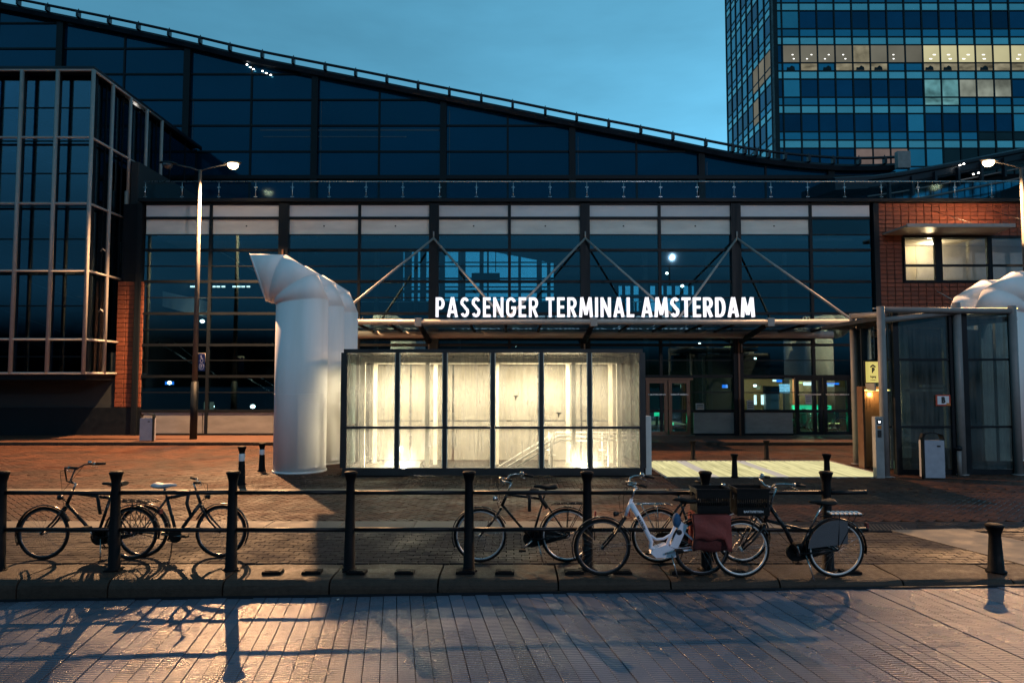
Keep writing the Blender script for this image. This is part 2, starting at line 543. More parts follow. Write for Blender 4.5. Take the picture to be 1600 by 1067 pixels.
# ------------------------------------------------------------------ mesh building
class MB:
    def __init__(self):
        self.v = []
        self.f = []
        self.smooth = set()
        self.mi = {}

    def add(self, vs, fs, smooth=False):
        b = len(self.v)
        self.v += [tuple(p) for p in vs]
        for f in fs:
            if smooth:
                self.smooth.add(len(self.f))
            self.f.append([i + b for i in f])
        return self

    def box(self, x0, x1, y0, y1, z0, z1, bev=0.0):
        if bev <= 0:
            vs = [(x, y, z) for z in (z0, z1) for y in (y0, y1) for x in (x0, x1)]
            return self.add(vs, [(0, 2, 3, 1), (4, 5, 7, 6), (0, 1, 5, 4), (2, 6, 7, 3), (0, 4, 6, 2), (1, 3, 7, 5)])
        # bevelled on the upper and vertical edges
        b = bev
        lo = [(x0, y0, z0), (x1, y0, z0), (x1, y1, z0), (x0, y1, z0)]
        m1 = [(x0, y0, z1 - b), (x1, y0, z1 - b), (x1, y1, z1 - b), (x0, y1, z1 - b)]
        t1 = [(x0 + b, y0 + b, z1), (x1 - b, y0 + b, z1), (x1 - b, y1 - b, z1), (x0 + b, y1 - b, z1)]
        fs = [(3, 2, 1, 0), (8, 9, 10, 11)]
        for k in range(4):
            j = (k + 1) % 4
            fs += [(k, j, 4 + j, 4 + k), (4 + k, 4 + j, 8 + j, 8 + k)]
        return self.add(lo + m1 + t1, fs)

    def tube(self, path, r, seg=10, caps=True, smooth=True, closed=False):
        pts = [Vector(p) for p in path]
        n = len(pts)
        rs = r if isinstance(r, (list, tuple)) else [r] * n
        rings = []
        prev = None
        for i, p in enumerate(pts):
            if closed:
                t = (pts[(i + 1) % n] - pts[i - 1]).normalized()
            elif i == 0:
                t = (pts[1] - p).normalized()
            elif i == n - 1:
                t = (p - pts[-2]).normalized()
            else:
                t = ((pts[i + 1] - p).normalized() + (p - pts[i - 1]).normalized())
                t = t.normalized() if t.length > 1e-6 else (pts[i + 1] - p).normalized()
            if prev is None:
                a = Vector((0, 0, 1)) if abs(t.z) < 0.9 else Vector((1, 0, 0))
                u = (a - t * a.dot(t)).normalized()
            else:
                u = prev - t * prev.dot(t)
                u = u.normalized() if u.length > 1e-6 else prev
            prev = u
            w = t.cross(u)
            rings.append([p + (u * math.cos(2 * PI * k / seg) + w * math.sin(2 * PI * k / seg)) * rs[i] for k in range(seg)])
        self.loft(rings, caps and not closed, smooth, closed)
        return self

    def loft(self, rings, caps=True, smooth=True, closed=False):
        seg = len(rings[0])
        vs = [p for r_ in rings for p in r_]
        fs = []
        n = len(rings)
        for i in range(n if closed else n - 1):
            a, b = i * seg, ((i + 1) % n) * seg
            for k in range(seg):
                j = (k + 1) % seg
                fs.append((a + k, a + j, b + j, b + k))
        self.add(vs, fs, smooth)
        if caps:
            base = len(self.v) - len(vs)
            self.f.append([base + k for k in reversed(range(seg))])
            self.f.append([base + (n - 1) * seg + k for k in range(seg)])
        return self

    def lathe(self, prof, seg=20, c=(0, 0, 0), axis='z'):
        rings = []
        for r_, h in prof:
            ring = []
            for k in range(seg):
                a = 2 * PI * k / seg
                if axis == 'z':
                    ring.append((c[0] + r_ * math.cos(a), c[1] + r_ * math.sin(a), c[2] + h))
                else:
                    ring.append((c[0] + r_ * math.cos(a), c[1] - h, c[2] + r_ * math.sin(a)))
            rings.append(ring)
        return self.loft(rings)

    def prism(self, poly, y0, y1):
        """polygon in x,z (counter-clockwise seen from -y) pushed from y0 to y1"""
        n = len(poly)
        vs = [(p[0], y0, p[1]) for p in poly] + [(p[0], y1, p[1]) for p in poly]
        fs = [tuple(range(n)), tuple(reversed(range(n, 2 * n)))]
        for k in range(n):
            j = (k + 1) % n
            fs.append((k, k + n, j + n, j))
        return self.add(vs, fs)

    def prismz(self, poly, z0, z1):
        n = len(poly)
        vs = [(p[0], p[1], z0) for p in poly] + [(p[0], p[1], z1) for p in poly]
        fs = [tuple(reversed(range(n))), tuple(range(n, 2 * n))]
        for k in range(n):
            j = (k + 1) % n
            fs.append((k, j, j + n, k + n))
        return self.add(vs, fs)

    def mesh(self, name, m):
        me = bpy.data.meshes.new(name)
        me.from_pydata(self.v, [], self.f)
        if m:
            me.materials.append(m)
        if self.smooth:
            fl = [i in self.smooth for i in range(len(self.f))]
            me.polygons.foreach_set('use_smooth', fl)
        me.update()
        return me

    def build(self, name, m, parent=None, local=False):
        """local=False: vertices are world coordinates, moved into the parent's own space"""
        if parent is not None and not local:
            o = parent
            off = Vector((0, 0, 0))
            while o:
                off += o.location
                o = o.parent
            self.v = [(a - off.x, b - off.y, c - off.z) for a, b, c in self.v]
        ob = bpy.data.objects.new(name, self.mesh(name, m))
        C.objects.link(ob)
        ob.parent = parent
        return ob

    def build_centered(self, name, m, parent=None):
        """world coordinates; the object's origin goes to the middle of its base"""
        xs = [p[0] for p in self.v]
        ys = [p[1] for p in self.v]
        zs = [p[2] for p in self.v]
        c = Vector(((min(xs) + max(xs)) / 2, (min(ys) + max(ys)) / 2, min(zs)))
        self.v = [(a - c.x, b - c.y, d - c.z) for a, b, d in self.v]
        ob = bpy.data.objects.new(name, self.mesh(name, m))
        C.objects.link(ob)
        ob.location = c
        if parent is not None:
            off = Vector((0, 0, 0))
            o = parent
            while o:
                off += o.location
                o = o.parent
            ob.location = c - off
            ob.parent = parent
        return ob


def tag(o, label=None, cat=None, group=None, kind=None):
    if label:
        o['label'] = label
    if cat:
        o['category'] = cat
    if group:
        o['group'] = group
    if kind:
        o['kind'] = kind
    return o


def thing(name, label, cat, loc=(0, 0, 0), rz=0, group=None):
    o = bpy.data.objects.new(name, None)
    o.empty_display_size = 0.2
    C.objects.link(o)
    o.location = loc
    o.rotation_euler = (0, 0, rz)
    return tag(o, label, cat, group)


def piece(name, me, parent, loc, rot=(0, 0, 0), scale=(1, 1, 1)):
    """shared-mesh part; loc in the world, parent without rotation"""
    o = bpy.data.objects.new(name, me)
    C.objects.link(o)
    off = Vector((0, 0, 0))
    q = parent
    while q:
        off += q.location
        q = q.parent
    o.location = Vector(loc) - off
    o.rotation_euler = rot
    o.scale = scale
    o.parent = parent
    return o


def copy_tree(o, parent=None):
    c = o.copy()
    C.objects.link(c)
    c.parent = parent
    for ch in list(o.children):
        copy_tree(ch, c)
    return c


def set_mat(o, m):
    o.data = o.data.copy()
    o.data.materials[0] = m


unit_meshes = {}


def ubox(key, m):
    """unit box 1x1x1 centred in x,y with base at z=0, one per material"""
    if key not in unit_meshes:
        unit_meshes[key] = MB().box(-0.5, 0.5, -0.5, 0.5, 0, 1).mesh(key, m)
    return unit_meshes[key]


# ------------------------------------------------------------------ lettering made of strokes
def arc(cx, cz, rx, rz_, a0, a1, n=8):
    return [(cx + rx * math.cos(R(a0 + (a1 - a0) * k / n)), cz + rz_ * math.sin(R(a0 + (a1 - a0) * k / n))) for k in range(n + 1)]


def ribbon(mb, pts, w, y0, y1):
    n = len(pts)
    Lf, Rt = [], []
    for i in range(n):
        p = Vector(pts[i])
        d0 = (p - Vector(pts[i - 1])).normalized() if i else None
        d1 = (Vector(pts[i + 1]) - p).normalized() if i < n - 1 else None
        if d0 is None:
            nn, k = Vector((-d1.y, d1.x)), 1
        elif d1 is None:
            nn, k = Vector((-d0.y, d0.x)), 1
        else:
            a, b = Vector((-d0.y, d0.x)), Vector((-d1.y, d1.x))
            nn = (a + b)
            nn = nn.normalized() if nn.length > 1e-5 else a
            k = 1 / max(0.45, nn.dot(a))
        Lf.append(p + nn * (w / 2 * k))
        Rt.append(p - nn * (w / 2 * k))
    vs = [(p.x, y0, p.y) for p in Lf] + [(p.x, y0, p.y) for p in Rt] + [(p.x, y1, p.y) for p in Lf] + [(p.x, y1, p.y) for p in Rt]
    fs = []
    for i in range(n - 1):
        fs.append((i, n + i, n + i + 1, i + 1))
        fs.append((2 * n + i, 2 * n + i + 1, 3 * n + i + 1, 3 * n + i))
        fs.append((i, i + 1, 2 * n + i + 1, 2 * n + i))
        fs.append((n + i, 3 * n + i, 3 * n + i + 1, n + i + 1))
    fs.append((0, 2 * n, 3 * n, n))
    fs.append((n - 1, 2 * n - 1, 4 * n - 1, 3 * n - 1))
    mb.add(vs, fs)


def glyph(ch, s):
    """centre lines in a box of width w and height 1, stroke s"""
    h = s / 2
    t = 1 - h
    if ch == 'P':
        w = .43
        r_ = .25
        return w, [[(h, 0), (h, 1)], [(h, t), (w - r_, t)] + arc(w - .2, t - .235, .2 - h, .235, 80, -80) + [(w - r_, t - .47), (h, t - .47)]]
    if ch == 'B':
        w = .46
        return w, [[(h, 0), (h, 1)], [(h, t), (w - .22, t)] + arc(w - .22, t - .2, .18 - h, .2, 80, -80) + [(h, t - .4)],
                   [(h, t - .4), (w - .2, t - .4)] + arc(w - .2, h + (t - .4 - h) / 2, .2 - h, (t - .4 - h) / 2, 80, -80) + [(h, h)]]
    if ch == 'R':
        w = .46
        return w, [[(h, 0), (h, 1)], [(h, t), (w - .25, t)] + arc(w - .22, t - .225, .21 - h, .225, 80, -80) + [(w - .25, t - .45), (h, t - .45)],
                   [(w * .45, t - .45), (w - h, 0)]]
    if ch == 'A':
        w = .52
        return w, [[(h * .9, 0), (w / 2 - .01, 1)], [(w / 2 + .01, 1), (w - h * .9, 0)], [(.13, .27), (w - .13, .27)]]
    if ch == 'S':
        w = .42
        return w, [arc(w / 2, .74, w / 2 - h, .26 - h, 25, 200, 9) + [(w * .40, .57), (w * .62, .44)] + arc(w / 2, .27, w / 2 - h, .27 - h, 30, -155, 9)]
    if ch == 'E':
        w = .37
        return w, [[(w, t), (h, t), (h, h), (w, h)], [(h, .51), (w - .03, .51)]]
    if ch == 'N':
        w = .50
        return w, [[(h, 0), (h, 1)], [(h, .95), (w - h, .05)], [(w - h, 0), (w - h, 1)]]
    if ch == 'G':
        w = .48
        return w, [arc(w / 2, .72, w / 2 - h, .28 - h, 15, 180, 9) + arc(w / 2, .28, w / 2 - h, .28 - h, 180, 360, 9) + [(w - h, .47), (w * .52, .47)]]
    if ch == 'T':
        w = .42
        return w, [[(0, t), (w, t)], [(w / 2, 0), (w / 2, t)]]
    if ch == 'M':
        w = .64
        return w, [[(h * .8, 0), (h + .05, 1)], [(h + .05, 1), (w / 2, .12)], [(w / 2, .12), (w - h - .05, 1)], [(w - h - .05, 1), (w - h * .8, 0)]]
    if ch == 'I':
        return s, [[(h, 0), (h, 1)]]
    if ch == 'L':
        w = .35
        return w, [[(h, 1), (h, h), (w, h)]]
    if ch == 'D':
        w = .48
        return w, [[(h, 0), (h, 1)], [(h, t), (w - .26, t)] + arc(w - .24, .5, .24 - h, .5 - h, 85, -85) + [(w - .26, h), (h, h)]]
    if ch == 'F':
        w = .37
        return w, [[(h, 0), (h, 1)], [(h, t), (w, t)], [(h, .5), (w - .04, .5)]]
    return .25, []


def write(text, x0, z0, hgt, width, yf, depth, m, name, parent, s=.175, gap=.09, asparts=True):
    adv = []
    x = 0
    for ch in text:
        if ch == ' ':
            x += .24
            continue
        w, st = glyph(ch, s)
        adv.append((x, st))
        x += w + gap
    tot = x - gap
    kx = width / (tot * hgt)
    one = None if asparts else MB()
    for x, st in adv:
        mb = MB() if asparts else one
        for k, line in enumerate(st):
            ribbon(mb, [(x0 + (x + px) * hgt * kx, z0 + pz * hgt) for px, pz in line], s * hgt * (0.5 + 0.5 * kx), yf - 0.0015 * k, yf + depth + 0.0015 * k)
        if asparts:
            mb.build_centered(name, m, parent)
    if not asparts:
        return one.build(name, m, parent)


def text_mesh(txt, size, m, name, parent, loc, rot=(PI / 2, 0, 0), xs=1.0, off=0.0):
    cu = bpy.data.curves.new('t', 'FONT')
    cu.body = txt
    cu.size = size
    cu.offset = off
    cu.extrude = 0.002
    cu.resolution_u = 2
    cu.align_x = 'CENTER'
    o = bpy.data.objects.new('t', cu)
    C.objects.link(o)
    dg = bpy.context.evaluated_depsgraph_get()
    me = bpy.data.meshes.new_from_object(o.evaluated_get(dg))
    bpy.data.objects.remove(o)
    me.materials.clear()
    me.materials.append(m)
    q = bpy.data.objects.new(name, me)
    C.objects.link(q)
    q.parent = parent
    q.location = loc
    q.rotation_euler = rot
    q.scale = (xs, 1, 1)
    return q


# ================================================================== SETTING
F = 28.2      # street facade of the terminal
FU = 35.5     # glass wall of the upper hall
KY = 25.0     # far kerb
WZ = 0.10     # far footway height
gm = MB().box(-600, 600, -200, 900, -1.2, -0.62)
tag(gm.build('ground', M['ground']), kind='structure')

# --- plaza bed under the bricks
tag(MB().box(-90, 90, 9.0, KY, -0.5, -0.03).build('plaza', M['bed']), kind='structure')
plaza = bpy.data.objects['plaza']


def brick_block(cx, cy, lx, ly, ang, z, th=0.055, bev=0.004):
    ca, sa = math.cos(ang), math.sin(ang)
    out = []
    for dz, k in ((-th, 0), (-bev, 0), (0, bev)):
        for sx, sy in ((-1, -1), (1, -1), (1, 1), (-1, 1)):
            px, py = sx * (lx / 2 - k), sy * (ly / 2 - k)
            out.append((cx + px * ca - py * sa, cy + px * sa + py * ca, z + dz))
    return out


BF = [(8, 9, 10, 11)] + [f for k in range(4) for f in ((k, (k + 1) % 4, 4 + (k + 1) % 4, 4 + k), (4 + k, 4 + (k + 1) % 4, 8 + (k + 1) % 4, 8 + k))]


def herring(x0, x1, y0, y1, w, ang=PI / 4, z=0.0):
    """herringbone bond, list of (cx, cy, lx, ly, angle)"""
    out = []
    mx, my = (x0 + x1) / 2, (y0 + y1) / 2
    rad = math.hypot(x1 - x0, y1 - y0) / 2
    n = int(rad / w) + 3
    ca, sa = math.cos(ang), math.sin(ang)
    for i in range(-n, n):
        for j in range(-n, n):
            k = (i - j) % 4
            if k == 0:
                px, py, a = (i + 1) * w, (j + .5) * w, 0
            elif k == 3:
                px, py, a = (i + .5) * w, (j + 1) * w, PI / 2
            else:
                continue
            qx, qy = mx + px * ca - py * sa, my + px * sa + py * ca
            if x0 < qx < x1 and y0 < qy < y1:
                out.append((qx, qy, 2 * w - .008, w - .008, ang + a))
    return out


def running(x0, x1, y0, y1, lx, ly, shift=.5):
    out = []
    j = 0
    y = y0 + ly / 2
    while y < y1 - ly * .3:
        x = x0 + (lx * shift if j % 2 else 0)
        while x < x1:
            out.append((x, y, lx - .008, ly - .008, 0))
            x += lx
        y += ly
        j += 1
    return out


def lay(name, bricks, m, parent, zj=0.003, skip=None):
    vs, fs = [], []
    for (cx, cy, lx, ly, a) in bricks:
        if skip and skip(cx, cy):
            continue
        b = len(vs)
        z = random.uniform(-zj, zj)
        vs += brick_block(cx, cy, lx, ly, a + random.uniform(-.012, .012), z)
        fs += [tuple(i + b for i in f) for f in BF]
    mb = MB()
    mb.v, mb.f = vs, fs
    o = mb.build(name, m, parent)
    o['kind'] = 'stuff'
    return o


YA0, YA1 = 9.0, G(800, 830).y          # square bond beside the kerb
YB1 = G(800, 814).y                    # pale slab strip
YC1 = G(800, 768).y                    # herringbone
YD1 = YC1 + 0.35                       # pale kerb strip
foot = [P(535, 742, 17.2).x, P(1007, 742, 17.2).x, 17.0, 20.4]
FGX0, FGX1, FGY0, FGY1 = G(1043, 745).x, G(1391, 745).x, G(1200, 745).y, G(1200, 720).y


def in_foot(x, y):
    if foot[0] - .1 < x < foot[1] + .35 and foot[2] - .15 < y < foot[3]:
        return True
    if FGX0 - .1 < x < FGX1 + .1 and FGY0 - .1 < y < FGY1 + .1:
        return True
    return False


sa_ = running(-11, 11, YA0 + .02, YA1, .21, .105)
M['setts'] = mat('dark worn sett field', (0.032, 0.026, 0.026), 0.75, spec=0.15, var=0.3, scale=2.5, bump=0.5, bscale=60, island=0.28, tint2=(0.024, 0.021, 0.022), wet=(0.5, 0.5, 0.6))
sa_.sort(key=lambda b: b[1] * 4 + abs(b[0] - 1.5))
near_me = None
nb = MB()
nb.v = brick_block(0, 0, .202, .097, 0, 0)
nb.f = [tuple(f) for f in BF]
near_me = nb.mesh('paving_brick', M['brick_paver'])
for b in sa_[:300]:
    piece('paving_brick', near_me, plaza, (b[0], b[1], random.uniform(-.003, .003)), (random.uniform(-.006, .006), random.uniform(-.006, .006), random.uniform(-.012, .012)))
lay('brick_strip', sa_[300:], M['setts'], plaza)
slab_me = MB().box(-.595, .595, -.5, .5, -.07, 0, bev=.006).mesh('paving_slab', M['slab_pale'])
x = -13
while x < 4.6:
    piece('paving_slab', slab_me, plaza, (x, (YA1 + YB1) / 2, .006 + random.uniform(-.002, .002)), (0, 0, random.uniform(-.003, .003)), (1, (YB1 - YA1 - .012), 1))
    x += 1.2
lay('crossing_setts', running(4.1, 16, YA1 + .02, YB1, .21, .105), M['setts'], plaza)
lay('herringbone_bricks', herring(-16, 16, YB1, YC1, .105), M['brick_mass'], plaza)
kst = MB().box(-.49, .49, -.5, .5, -.07, 0, bev=.006).mesh('kerb_slab', M['slab_pale'])
x = -17
while x < 5.6:
    piece('kerb_slab', kst, plaza, (x, (YC1 + YD1) / 2, .008), (0, 0, 0), (1, YD1 - YC1 - .01, 1))
    x += 1.0
lay('plaza_bricks', herring(-22, 26, YD1, 17.3, .105, 0), M['brick_mass'], plaza, skip=in_foot)
lay('roadway_bricks', running(-27, 30, 17.3, KY - .15, .21, .105), M['brick_mass'], plaza, skip=in_foot)

lay('strip_bricks', running(5.2, 20, YC1, YD1, .21, .105), M['brick_mass'], plaza)
pw = [G(1392, 829), G(1500, 826), G(1660, 858), G(1660, 900), G(1560, 872)]
MB().prismz([(q_.x, q_.y) for q_ in pw][::-1] if (pw[1].x - pw[0].x) * (pw[2].y - pw[0].y) - (pw[2].x - pw[0].x) * (pw[1].y - pw[0].y) < 0 else [(q_.x, q_.y) for q_ in pw], -.05, .009).build('ramp_slab', M['slab_pale'], plaza)
# studded warning tile beside it
tp = [G(1345, 829), G(1432, 829), G(1432, 818), G(1345, 818)]
tl_ = MB().prismz([(q_.x, q_.y) for q_ in tp], -.05, .006).build('stud_tile', M['setts'], plaza)
st_m = MB().lathe([(.014, 0), (.011, .006), (.002, .007)], 8).mesh('stud', M['slab_pale'])
for i in range(13):
    for j in range(5):
        piece('stud', st_m, tl_, (tp[0].x + .05 + (tp[1].x - tp[0].x - .1) * (i + .5 * (j % 2)) / 13, tp[0].y + .04 + (tp[3].y - tp[0].y - .08) * j / 5, .006))
# --- far kerb and footway
fw = tag(MB().box(-90, 90, KY + .18, F + .3, -.5, WZ).build('footway', M['far_walk']), kind='structure')
kk = MB().box(-.495, .495, 0, .17, -.3, WZ + .004, bev=.012).mesh('kerbstone', M['granite'])
for i in range(-28, 30):
    piece('kerbstone', kk, fw, (i * 1.0, KY, 0))

# --- near kerb of long granite stones with rounded nosing
KF, KB = 8.27, 8.99
kerb = tag(MB().box(-30, 30, KF + .06, KB - .01, -.6, -.12).build('kerb', M['bed']), kind='structure')


def kerb_stone(w):
    pr = []
    r_ = .10
    y1 = KB - KF
    pr.append((0, -.45))
    pr.append((0, -r_))
    for k in range(1, 5):
        a = PI / 2 * k / 4
        pr.append((r_ - r_ * math.cos(a), -r_ + r_ * math.sin(a)))
    pr += [(y1 * .4, .004), (y1 * .75, -.002), (y1 - .012, 0), (y1, -.012), (y1, -.45)]
    mb = MB()
    N_ = 5
    rings = []
    for i in range(N_ + 1):
        xx = -w / 2 + w * i / N_
        e = .008 if i in (0, N_) else 0
        rings.append([(xx, y_ + (e if j < 6 else 0) + (random.uniform(-.004, .004) if 0 < j < 8 else 0), z_ - e + (random.uniform(-.004, .004) if 2 < j < 9 else 0)) for j, (y_, z_) in enumerate(pr)])
    mb.loft(rings, True, False)
    return mb.mesh('kerbstone', M['granite'])


joints = [-15.5, -14.2, -12.9, -11.5, -10.1, -8.7, -7.3, -5.9]
for px in (190, 363, 524, 688, 870, 1040, 1205, 1392, 1560):
    joints.append(G(px, 895).x)
joints = sorted(j for j in joints if True)
jj = [joints[0]]
for j in joints[1:]:
    if j - jj[-1] > .7:
        jj.append(j)
while jj[-1] < 15:
    jj.append(jj[-1] + 1.35)
for a, b in zip(jj[:-1], jj[1:]):
    piece('kerbstone', kerb_stone(b - a - .022), kerb, ((a + b) / 2, KF, random.uniform(-.006, .004)), (random.uniform(-.006, .006), random.uniform(-.003, .003), 0))
WS = {425: 'first one right of the third fence post from the left', 487: 'halfway between the third and fourth fence posts', 557: 'at the foot of the fence post before the white cowls',
      632: 'alone under the left half of the lit pavilion', 727: 'at the foot of the post crossing the centre bicycle front wheel', 789: 'below the centre bicycle pedals',
      897: 'left of the white bicycle front wheel', 972: 'right of the white bicycle front wheel', 1063: 'under the white bicycle rear wheel, left side',
      1150: 'under the front wheel of the rightmost bicycle', 1330: 'under the rear wheel of the rightmost bicycle'}
LL = {263: 'dark fallen leaf near the bottom left of the deck', 680: 'pale scrap of paper at the tip of a post shadow on the deck', 528: 'pale scrap of paper on the deck close to the kerb',
      930: 'tiny dark leaf on the deck below the front wheel of the white bicycle', 1430: 'dark curled leaf on the lamplit right part of the deck', 1038: 'dark leaf at the deck edge below the red pannier',
      560: 'small dark leaf on the middle boards left of the paper scrap', 1262: 'dark leaf low on the right half of the deck'}
# low iron blocks on the kerb (base plates of old cycle clamps)
for px in (425, 487, 557, 632, 727, 789, 897, 972, 1063, 1150, 1330):
    g_ = G(px, 896)
    mb = MB().box(-.115, .115, -.075, .075, 0, .035, bev=.008)
    mb.box(-.085, .085, -.05, .05, .035, .042, bev=.003)
    o = mb.build('wheel_stop', M['cast_black'], None, True)
    o.location = (g_.x, 8.56 + random.uniform(-.01, .01), .001)
    o.rotation_euler = (0, 0, random.uniform(-.05, .05))
    tag(o, 'iron kerb block ' + WS[px], 'wheel stop', 'iron blocks along the kerb')

# --- deck in the foreground
DA = math.atan((800 - 615) / 1066.67)


def deck_z(x):
    return -.205 + (x + 4.5) * .0145


dk = tag(MB().box(-30, 30, .5, KF - .03, -.61, -.42).build('deck', M['ground']), kind='structure')
pitch = .152 / math.cos(DA)
bw = .1445 / math.cos(DA)
ye0, ye1 = 1.0, KF - .045


def board_mesh(v=0):
    mb = MB()
    sl_ = math.tan(DA)
    rows = []
    prof = [(0, -.03), (0, -.0015), (.0015, 0)] + [(bw * k / 4, .0003 * (k % 2)) for k in range(1, 4)] + [(bw - .0015, 0), (bw, -.0015), (bw, -.03)]
    for Y_ in (ye0, 4.0, 6.0, ye1):
        rows.append([(px_ - (Y_) * sl_, Y_, pz_) for px_, pz_ in prof])
    mb.loft([list(r_) for r_ in rows], True, False)
    return mb.mesh('deck_board', M['deck'])


bmsh = board_mesh()
nboard = 0
x = -9.5
while x < 10.5:
    xm = x - 6.5 * math.tan(DA)
    piece('deck_board', bmsh, dk, (x, 0, deck_z(xm) + random.uniform(-.0008, .0008)), (random.uniform(-.0006, .0006), R(-.83) + random.uniform(-.004, .004), 0))
    x += pitch
# steel edge strip against the kerb
es = MB()
es.add([(-11, KF - .04, deck_z(-11) + .004), (11, KF - .04, deck_z(11) + .004), (11, KF - .012, deck_z(11) + .006), (-11, KF - .012, deck_z(-11) + .006),
        (-11, KF - .04, -.4), (11, KF - .04, -.4), (11, KF - .012, -.4), (-11, KF - .012, -.4)],
       [(0, 1, 2, 3), (0, 4, 5, 1), (3, 2, 6, 7), (4, 7, 6, 5), (0, 3, 7, 4), (1, 5, 6, 2)])
es.build('edge_strip', M['steel_dark'], dk)
# a few bits of litter and fallen leaves
for (px, py) in ((263, 1045), (680, 1033), (528, 937), (930, 952), (1430, 1001), (1038, 926), (560, 970), (1262, 1012)):
    p = G(px, py, deck_z(G(px, py, -.15).x))
    mb = MB()
    n_ = 6
    vs = [(math.cos(2 * PI * k / n_) * .022 * random.uniform(.6, 1.2), math.sin(2 * PI * k / n_) * .014 * random.uniform(.6, 1.2), random.uniform(0, .006)) for k in range(n_)]
    mb.add(vs + [(a, b, c + .002) for a, b, c in vs], [tuple(range(n_)), tuple(reversed(range(n_, 2 * n_)))] + [(k, n_ + k, n_ + (k + 1) % n_, (k + 1) % n_) for k in range(n_)])
    o = mb.build('fallen_leaf', M['paper'] if px in (680, 528) else M['leather'], None, True)
    o.location = (p.x, p.y, deck_z(p.x) + .004)
    o.rotation_euler = (0, 0, random.uniform(0, 6))
    tag(o, LL[px], 'litter', 'scraps of litter on the deck')

# ================================================================== TERMINAL BUILDING
TB = thing('terminal_building', 'long glass fronted passenger terminal with sweeping curved roof behind the plaza', 'building', (0, F, WZ))


def bar(name, m, x0, x1, y0, y1, z0, z1, parent=TB):
    key = name + m.name
    return piece(name, ubox(key, m), parent, ((x0 + x1) / 2, (y0 + y1) / 2, z0), (0, 0, 0), (abs(x1 - x0), abs(y1 - y0), z1 - z0))


Z318 = Zp(318, F)
mains = [213, 440, 677, 915, 1153, 1374]
thins = [324, 559, 796, 1033, 1272]
rows_px = [680, 642, 613, 588, 563, 539, 515, 490, 465, 440, 416, 391, 367, 341, 319]
cols = sorted(mains + thins)
XF = {c: Xp(c, F) for c in cols}
ZF = {r_: (WZ if r_ == 680 else Zp(r_, F)) for r_ in rows_px}
for c in mains:
    w = .40 if c not in (213, 1374) else .22
    bar('post', M['steel_dark'], XF[c] - w / 2, XF[c] + w / 2, F - .14, F + .30, WZ, ZF[319])
for c in thins:
    bar('mullion', M['steel_dark'], XF[c] - .06, XF[c] + .06, F - .05, F + .14, WZ, ZF[319])
# pale downpipe lines on two posts
for c in (440, 1153):
    bar('downpipe', M['copper'], XF[c] - .035, XF[c] + .035, F - .20, F - .145, WZ, ZF[391] if c == 440 else Zp(530, F))
for k, r_ in enumerate(rows_px):
    if r_ == 680:
        continue
    th = .055 if r_ in (642, 490, 440, 391, 341, 319, 539, 588) else .018
    for a, b in zip(cols[:-1], cols[1:]):
        if b in (1033,) and r_ > 600:
            pass
        bar('transom', M['steel_dark'], XF[a] + (.2 if a in mains else .06), XF[b] - (.2 if b in mains else .06), F - (.035 if th > .02 else .02), F + .1, ZF[r_] - th, ZF[r_] + th)
doorbays = [(1005, 1078), (1238, 1328)]
for a, b in zip(cols[:-1], cols[1:]):
    x0 = XF[a] + (.2 if a in mains else .06)
    x1 = XF[b] - (.2 if b in mains else .06)
    for r0, r1 in zip(rows_px[:-1], rows_px[1:]):
        z0, z1 = ZF[r0], ZF[r1]
        if r1 == 319:
            bar('fascia_panel', M['panel_tan'], x0, x1, F + .01, F + .05, z0 + .05, z1 - .05)
        elif r0 == 680:
            continue
        elif r0 == 367 and b <= 1272:
            bar('beam_panel', M['concrete'], x0, x1, F + .045, F + .09, z0 + .045, z1 - .05)
            bar('ledge_highlight', M['white_part'], x0, x1, F + .02, F + .08, z0 + .02, z0 + .04)  # white strip paints the bright highlight along the ledge
            if (a, b) != (213, 324):
                bar('bolt', M['steel_dark'], (x0 + x1) / 2 - .03, (x0 + x1) / 2 + .03, F + .03, F + .044, (z0 + z1) / 2, (z0 + z1) / 2 + .05)
        else:
            if a >= 915 and r0 in (642, 613):
                continue
            bar('pane', M['beam_glass'] if r0 == 367 else M['lower_glass'], x0, x1, F + .02, F + .035, z0 + .01, z1 - .01)
